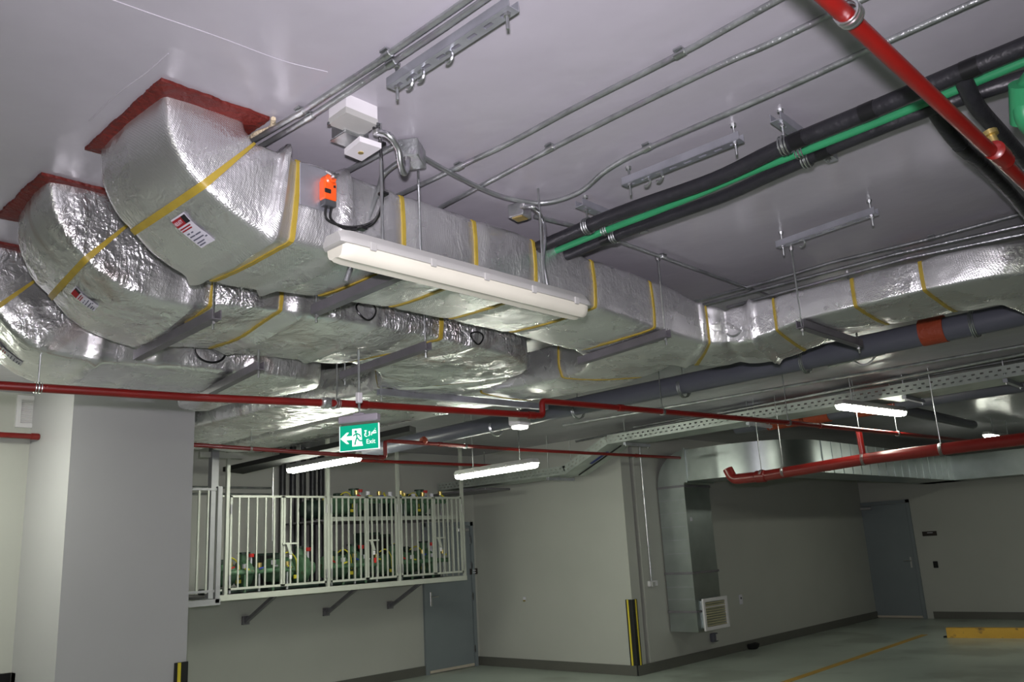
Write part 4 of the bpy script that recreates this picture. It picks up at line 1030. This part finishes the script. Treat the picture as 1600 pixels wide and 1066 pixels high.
# horizontal run: towards -Y, then round the corner to +X
outer = [(GX0, cy_), (GX0, 6.05), (GX0+.01, 5.85), (GX0+.12, 5.45), (GX0+.35, 5.15), (GX0+.75, 4.98), (GX0+1.2, 4.95), (GX0+1.7, 4.95), (GX0+2.6, 4.95), (GX0+4.5, 4.95), (X1-.02, 4.95)]
inner = [(GX1, cy_), (GX1, 6.05), (GX1+.02, 5.95), (GX1+.08, 5.8), (GX1+.18, 5.7), (GX1+.35, 5.62), (GX1+.6, 5.6), (GX1+1.1, 5.6), (GX1+2, 5.6), (GX1+3.9, 5.6), (X1-.02, 5.6)]
outer = [(p.x, p.y) for p in spline([V((*q, 0)) for q in outer], 5)]; inner = [(p.x, p.y) for p in spline([V((*q, 0)) for q in inner], 5)]
mb = MB()
for (ox, oy), (ix, iy) in zip(outer, inner): mb.v += [V((ox, oy, zt0)), V((ix, iy, zt0)), V((ix, iy, zt1)), V((ox, oy, zt1))]
n = len(outer)
for i in range(n-1):
    for k in range(4): mb.f.append((4*i+k, 4*i+(k+1) % 4, 4*i+4+(k+1) % 4, 4*i+4+k))
mb.f.append((0, 1, 2, 3)); mb.f.append((4*n-4, 4*n-3, 4*n-2, 4*n-1))
mb.build('horizontal_run', 'galv_duct', t, True)
MB().box((X1-.34, (Y0+1+4.9)/2+.3, (zt0+zt1)/2), (.66, 4.9-Y0, zt1-zt0)).build('far_run', 'galv_duct', t)
def flange(c_, dx, dy, dz, m='galv_duct'): MB().box(c_, (dx, dy, dz)).build('flange', m, t)
def hoop(z, e=.016, h_=.03):
    mb = MB(); mb.box((GX0-e/2, (GY0+GY1)/2, z), (e, GY1-GY0+.01, h_)); mb.box(((GX0+GX1)/2, GY0-e/2, z), (GX1-GX0+2*e, e, h_)); mb.build('flange', 'strut_dull', t)
for z in (2.38, 1.22, .72): hoop(z)
for z in (2.2, 2.02, 1.84, 1.66, 1.48, 1.04, .88): 
    MB().box((GX0-.002, (GY0+GY1)/2, z), (.004, GY1-GY0, .006)).build('cross_break', 'strut', t)
MB().box(((GX0+GX1)/2, cy_, (zt0+zt1)/2), (GX1-GX0+.04, .03, zt1-zt0+.04)).build('flange', 'galv_duct', t)
for x in [11.3+.32*i for i in range(18)]:
    MB().box((x, 4.945, (zt0+zt1)/2), (.012, .012, zt1-zt0)).build('standing_seam', 'galv_duct', t)
MB().box((GX0+.10, GY0-.003, 1.93), (.05, .004, .05)).build('paper_tag', 'tagwhite', t)
gt = thing('air_grille', (10.66, 6.45, .48), 'white square air grille at the foot of the sheet-metal duct', 'grille', 'white air grilles')
gl, gr_, gb, gtop = 10.32, 10.94, .47, .88
MB().box(((gl+gr_)/2+.02, GY0+.03-.02, (gb+gtop)/2), (gr_-gl-.06, .12, gtop-gb-.06)).build('collar', 'galv_duct', gt)
mb = MB(); w_ = .045; yg = GY0-.065
mb.box(((gl+gr_)/2, yg, gtop-w_/2), (gr_-gl, .025, w_)); mb.box(((gl+gr_)/2, yg, gb+w_/2), (gr_-gl, .025, w_)); mb.box((gl+w_/2, yg, (gb+gtop)/2), (w_, .024, gtop-gb-2*w_)); mb.box((gr_-w_/2, yg, (gb+gtop)/2), (w_, .024, gtop-gb-2*w_))
mb.build('frame', 'white', gt)
for k in range(10):
    z = gb+w_+.012+k*(gtop-gb-2*w_)/10
    MB().box(((gl+gr_)/2, yg+.008, z), (gr_-gl-2*w_, .022, .006), Matrix.Rotation(.6, 3, 'X')).build('louvre_blade', 'louvre', gt)
MB().box(((gl+gr_)/2, yg+.004, gb+(gtop-gb)*.72), (gr_-gl-2*w_, .012, .012)).build('cross_bar', 'white', gt)

# vent at the left
vt = at(27, 612, 1, YW); vb = at(25, 668, 1, YW)
gt = thing('air_grille', (vt.x+.2, YW, vb.z), 'white louvred wall vent high up at the left edge behind the pillar', 'grille', 'white air grilles')
zt_, zb_ = min(vt.z, H-.02), vb.z; vx = vt.x
mb = MB(); w_ = .035
mb.box((vx+w_/2, YW-.012, (zt_+zb_)/2), (w_, .023, zt_-zb_-2*w_)); mb.box((vx+.3, YW-.012, zb_+w_/2), (.6, .024, w_)); mb.box((vx+.3, YW-.012, zt_-w_/2), (.6, .024, w_)); mb.build('frame', 'white', gt)
for k in range(12):
    z = zb_+w_+.01+k*(zt_-zb_-2*w_)/12; MB().box((vx+.3, YW-.012, z), (.53, .02, .007), Matrix.Rotation(-.7, 3, 'X')).build('louvre_blade', 'white', gt)
MB().box((vx+.3, YW-.003, (zt_+zb_)/2), (.53, .004, zt_-zb_-.06)).build('dark_backing', 'black_matt', gt)

# wall fittings
p = at(1018, 912, 1, YC); t = thing('wall_socket', p, 'small white switch box under the vertical conduit at the wall corner', 'socket', 'small electric fittings on the right walls')
MB().box(p+V((0, -.02, 0)), (.19, .04, .07), bev=.006).build('box', 'white', t); MB().box(p+V((-.02, -.045, -.01)), (.07, .02, .06), bev=.004).build('cover', 'housing', t)
c = thing('steel_conduit', V((p.x, YC-.015, p.z)), 'vertical conduit down the recessed wall beside its corner', 'conduit')
tp = at(987, 715, 1, YC-.015)
MB().tube([V((p.x-.02, YC-.015, p.z+.03)), V((p.x-.02, YC-.015, H))], .0125, 10).build('conduit', 'galv', c, True)
for z in (1.6, 2.3): MB().box((p.x-.02, YC-.012, z), (.045, .024, .02)).build('saddle', 'galv', c)
p = at(1157, 937, 1, YC); t = thing('wall_socket', p, 'cream wall socket in the middle of the recessed wall', 'socket', 'small electric fittings on the right walls')
MB().box(p+V((0, -.006, 0)), (.09, .012, .14), bev=.004).build('plate', 'tagwhite', t); MB().box(p+V((0, -.014, .02)), (.03, .008, .03), bev=.002).build('switch', 'darkgrey', t)
p = at(1113, 996, 1, YC); t = thing('floor_box', p, 'small blue-grey box on the wall below the air grille', 'box')
MB().box(p+V((0, -.03, 0)), (.14, .06, .12), bev=.01).build('box_body', 'greypipe', t); MB().box(p+V((.03, -.064, 0)), (.06, .01, .09), bev=.003).build('cover', 'housing', t)
p = at(820, 937, 0, XS); t = thing('wall_socket', p, 'tiny brown and cream fitting alone on the side wall', 'socket', 'small electric fittings on the right walls')
MB().box(p+V((-.006, 0, .01)), (.012, .05, .05), bev=.002).build('plate', 'tagwhite', t); MB().box(p+V((-.014, 0, -.015)), (.008, .04, .02)).build('stain', 'brass', t)

# ------------------------------------------------------------------ equipment cage
YF = 8.80; ZB, ZT = 1.35, 2.40
CX = [4.72, 6.02, 7.09, 8.22]       # posts of the three bays
cg = thing('equipment_cage', (6.4, 9.3, 1.3), 'pale steel equipment cage on wall brackets with barred double gates', 'cage')
def bx(c_, d_, name, m='cage', par=None, **k): return MB().box(c_, d_, **k).build(name, m, par or cg)
for x in CX: bx((x, YF, (ZB+H)/2), (.036, .04, H-ZB), 'post')
bx((4.53, YF-.04, (ZB-.04+H)/2), (.08, .08, H-ZB+.04), 'corner_post', 'cage_grey')
bx(((4.53+8.24)/2, YF, ZB-.03), (8.24-4.53, .05, .06), 'bottom_beam')
bx(((4.5+8.24)/2, (YF+YB)/2, ZB-.02), (8.24-4.5, YB-YF, .03), 'platform', 'strut_dull')
bx(((CX[1]+8.24)/2, YF+.06, 2.13), (8.24-CX[1], .04, .05), 'middle_beam')
bx(((CX[1]+8.2)/2, (YF+YB)/2+.05, 2.12), (8.2-CX[1], YB-YF-.2, .02), 'shelf', 'strut_dull')
bx((8.22, (YF+YB)/2, ZB-.03), (.05, YB-YF, .06), 'side_beam'); bx((8.22, (YF+YB)/2, ZT), (.03, YB-YF, .03), 'side_rail')
for k in range(8): bx((8.22, YF+.12+k*.12, (ZB+ZT)/2), (.014, .014, ZT-ZB), 'bar')
bx((4.62, YF, ZT-.01), (.12, .02, .02), 'top_rail'); bx((4.62, YF, ZB+.05), (.12, .02, .02), 'bottom_rail')
def gate(x0, x1, nb, latch):
    g_ = MB()
    for z in (ZT-.012, ZB+.055): g_.box(((x0+x1)/2, YF-.01, z), (x1-x0, .022, .024))
    for x in (x0+.012, x1-.012): g_.box((x, YF-.01, (ZB+ZT)/2+.02), (.024, .022, ZT-ZB-.05))
    G_ = g_.build('gate', 'cage', cg)
    for k in range(1, nb):
        MB().box((x0+(x1-x0)*k/nb, YF-.01, (ZB+ZT)/2+.02), (.018, .014, ZT-ZB-.06)).build('bar', 'cage', G_)
    for z in (ZB+.15, ZT-.15):
        MB().tube([(x0+.005 if not latch else x1-.005, YF-.03, z-.05), (x0+.005 if not latch else x1-.005, YF-.03, z+.05)], .012, 8).build('hinge', 'steel', G_)
    if latch:
        MB().box((x0+.07, YF-.035, 1.86), (.18, .02, .018)).build('latch_bolt', 'cage', G_)
        MB().prism([(x0+.02, YF-.04, 1.86), (x0+.06, YF-.04, 1.85), (x0+.10, YF-.04, 1.74), (x0+.06, YF-.04, 1.74)], (0, -.012, 0)).build('hasp', 'cage', G_)
        MB().box((x0+.075, YF-.05, 1.71), (.035, .015, .05), bev=.005).build('padlock', 'white', G_)
    return G_
for i in range(3):
    a_, b_ = CX[i]+.03, CX[i+1]-.03; m_ = a_+(b_-a_)*.53
    g1 = gate(a_, m_-.004, 6, False); g2 = gate(m_+.004, b_, 6, True)
    if i == 1: MB().box((m_+.09, YF-.055, 1.62), (.03, .01, .06)).build('red_tag', 'tagred', g2)
# nearer cage piece beside the pillar
YF2 = 8.45
bx(((3.5+4.46)/2, YF2, ZB-.05), (4.46-3.5, .05, .06), 'bottom_beam', 'cage_grey'); bx(((3.5+4.46)/2, YF2, ZT+.03), (.96, .025, .025), 'top_rail', 'cage_grey')
bx(((3.5+4.46)/2, YF2, ZB+.06), (.96, .025, .025), 'bottom_rail', 'cage_grey')
for k in range(9): bx((3.62+k*.1, YF2, (ZB+ZT)/2+.04), (.018, .018, ZT-ZB), 'bar', 'cage')
bx((4.44, YF2, (ZB+ZT)/2), (.05, .05, ZT-ZB+.12), 'post', 'cage_grey')
bx((4.46, (YF2+YF)/2, ZB-.05), (.05, YF-YF2, .06), 'side_beam', 'cage_grey')
bx((4.62, YF-.02, 2.83), (.5, .05, .06), 'top_plate', 'cage')
for x in (5.55, 6.7, 7.75):
    o = MB(); o.bar((x, YB-.02, .98), (x+.0, YF+.35, ZB-.05), .04, .04); o.box((x, YB-.02, 1.0), (.09, .03, .1)); o.build('wall_bracket', 'strut_dull', cg)
# pumps and tanks
def pump(c_, s_, label, red=True, src=None):
    c_ = V(c_)
    if src is not None:
        r = copy_tree(src); r.location = c_; r['label'] = label; r.scale = (s_, s_, s_); return r
    r = thing('pump', (0, 0, 0), label, 'pump', 'green pump units inside the cage')
    MB().box((0, 0, .03), (.62, .3, .06), bev=.01).build('base_frame', 'pump_dark', r)
    MB().lathe((-.26, 0, .2), (1, 0, 0), [(0, .06), (.02, .12), (.1, .13), (.26, .13), (.3, .09), (.34, .06)], 18).build('motor', 'pump', r, True)
    MB().lathe((.08, 0, .2), (1, 0, 0), [(0, .07), (.03, .15), (.12, .16), (.16, .1), (.2, .07), (.24, .07)], 18).build('volute', 'pump', r, True)
    MB().tube([(.16, 0, .3), (.16, 0, .42)], .045, 12).build('outlet', 'pump', r, True)
    MB().lathe((.16, 0, .42), (0, 0, 1), [(0, .075), (.02, .075)], 14).build('outlet_flange', 'pump_dark', r)
    MB().box((-.12, -.02, .34), (.12, .1, .06), bev=.008).build('terminal_box', 'pump_dark', r)
    MB().tube(spline([(-.12, -.06, .34), (-.05, -.12, .38), (.03, -.13, .30), (.05, -.12, .16)], 5), .008, 6).build('cable', 'tagyellow', r, True)
    MB().box((.02, -.15, .12), (.06, .02, .04), bev=.004).build('yellow_tag', 'tagyellow', r)
    MB().lathe((.2, -.1, .38), (0, 0, 1), [(0, .03), (.04, .035)], 10).build('red_handle', 'tagred', r)
    MB().tube([(.2, -.1, .2), (.2, -.1, .38)], .012, 8).build('valve_stem', 'tagwhite', r)
    r.location = c_; r.scale = (s_, s_, s_); return r
ZP = ZB+.001
P0 = pump((5.02, 9.25, ZP), 1.0, 'green pump on the cage floor behind the leftmost gate')
specs = [((5.75, 9.25, ZP), 1.1, 'green pump on the cage floor left of the second cage post'), ((6.5, 9.2, ZP), 1.1, 'green pump on the cage floor behind the middle gates'), ((7.18, 9.25, ZP), 1.05, 'green pump on the cage floor just right of the third cage post'), ((7.75, 9.3, ZP), 1.1, 'green pump on the cage floor in the rightmost bay'),
         ((6.55, 9.2, 2.135), .9, 'green pump on the upper shelf, left one'), ((7.65, 9.2, 2.135), .9, 'green pump on the upper shelf, right one')]
for c_, s_, lab in specs: pump(c_, s_, lab, src=P0)
def tank(c_, r_, L_, label):
    c_ = V(c_); t = thing('tank', c_, label, 'tank', 'dark tanks inside the cage')
    MB().lathe(c_+V((-L_/2, 0, r_+.03)), (1, 0, 0), [(0, .3*r_), (.03, .8*r_), (.07, r_), (L_-.07, r_), (L_-.03, .8*r_), (L_, .3*r_)], 20).build('tank_body', 'pump_dark', t, True)
    for sx in (-.3, .3): MB().box(c_+V((sx*L_, 0, .02)), (.05, r_*1.4, .04)).build('saddle', 'black_matt', t)
    MB().lathe(c_+V((0, 0, 2*r_+.02)), (0, 0, 1), [(0, .03), (.03, .03), (.035, .015), (.06, .015)], 10).build('cap', 'tagyellow', t)
tank((6.42, 9.45, 2.135), .12, .7, 'dark green tank at the left of the upper shelf')
tank((7.42, 9.5, 2.135), .15, .8, 'large dark green tank at the middle of the upper shelf')
tank((6.95, 9.55, ZP), .2, .5, 'dark tank on the cage floor behind the middle pumps')
tank((7.65, 9.6, ZP), .2, .6, 'dark tank on the cage floor in the right bay')
def manifold(c_, L_, label):
    c_ = V(c_); t = thing('valve_manifold', c_, label, 'valve manifold', 'valve manifolds inside the cage')
    MB().tube([c_+V((-L_/2, 0, .22)), c_+V((L_/2, 0, .22))], .03, 12).build('header_pipe', 'pump', t, True)
    rnd = random.Random(label)
    for k in range(5):
        x = -L_/2+L_*(k+.5)/5; h_ = .03+.07*rnd.random()
        MB().tube([c_+V((x, 0, .0)), c_+V((x, 0, .22+h_))], .016, 8).build('branch_pipe', 'pump' if k % 2 else 'galv_old', t, True)
        hm = ('tagred', 'tagyellow', 'tagblue', 'tagwhite', 'tagyellow')[k]
        MB().box(c_+V((x, -.05, .22+h_*.8)), (.06, .018, .018), Matrix.Rotation(rnd.random()-.5, 3, 'Y'), bev=.004).build('valve_handle', hm, t)
        MB().lathe(c_+V((x, 0, .22+h_)), (0, 0, 1), [(0, .028), (.05, .03)], 10).build('valve_cap', 'tagwhite' if k in (1, 3) else 'brass', t, True)
    return t
for c_, L_, lab in (((5.25, 9.02, ZP), .9, 'small pipes and valves at the front of the left cage bay'), ((6.55, 9.0, ZP), .85, 'small pipes and valves at the front of the middle cage bay'),
                    ((7.65, 9.0, ZP), .9, 'small pipes and valves at the front of the right cage bay'), ((6.95, 9.0, 2.135), .9, 'small pipes and valves on the upper shelf, left part'), ((7.7, 9.02, 2.135), .8, 'small pipes and valves on the upper shelf, right part')):
    manifold(c_, L_, lab)
for c_, d_, lab in (((5.62, 9.5, ZP), (.34, .2, .42), 'dark control cabinet in the left cage bay'), ((6.95, 9.28, ZP), (.3, .2, .62), 'tall dark control cabinet right of the middle latch'), ((7.3, 9.5, ZP), (.3, .2, .6), 'dark control cabinet behind the third cage post')):
    t = thing('control_cabinet', c_, lab, 'cabinet', 'dark control cabinets inside the cage')
    MB().box(V(c_)+V((0, 0, d_[2]/2)), d_, bev=.01).build('cabinet_body', 'pump_dark', t)
    MB().box(V(c_)+V((0, -d_[1]/2-.006, d_[2]/2)), (d_[0]*.86, .012, d_[2]*.88), bev=.004).build('cabinet_door', 'black_matt', t)
# black risers behind the cage
for i, x in enumerate((5.98, 6.13, 6.28, 6.43, 6.56)):
    t = MB().tube([(x, 9.74, ZB+.03), (x, 9.74, H-.02)], .042, 12).build('riser_pipe', 'black', None, True)
    tag(t, ('vertical black riser on the back wall above the cage, ' + ('leftmost', 'second from left', 'middle', 'second from right', 'rightmost')[i] + ' of five'), 'pipe', 'black risers behind the cage')
for i, z in enumerate((2.50, 2.58)):
    t = MB().tube([(2.6, 9.80, z), (5.85, 9.80, z)], .013, 8).build('wall_conduit', 'galv_old', None, True); tag(t, ('lower', 'upper')[i]+' thin horizontal conduit on the back wall left of the black risers', 'conduit', 'thin conduits on the back wall')
p = at(411, 760, 1, 9.0); t = MB().tube([(5.4, 9.0, 1.9), (5.4, 9.0, H)], .008, 8).build('hanging_rod', 'steel', None, True); tag(t, 'thin bright vertical rod hanging in the left cage bay', 'rod')
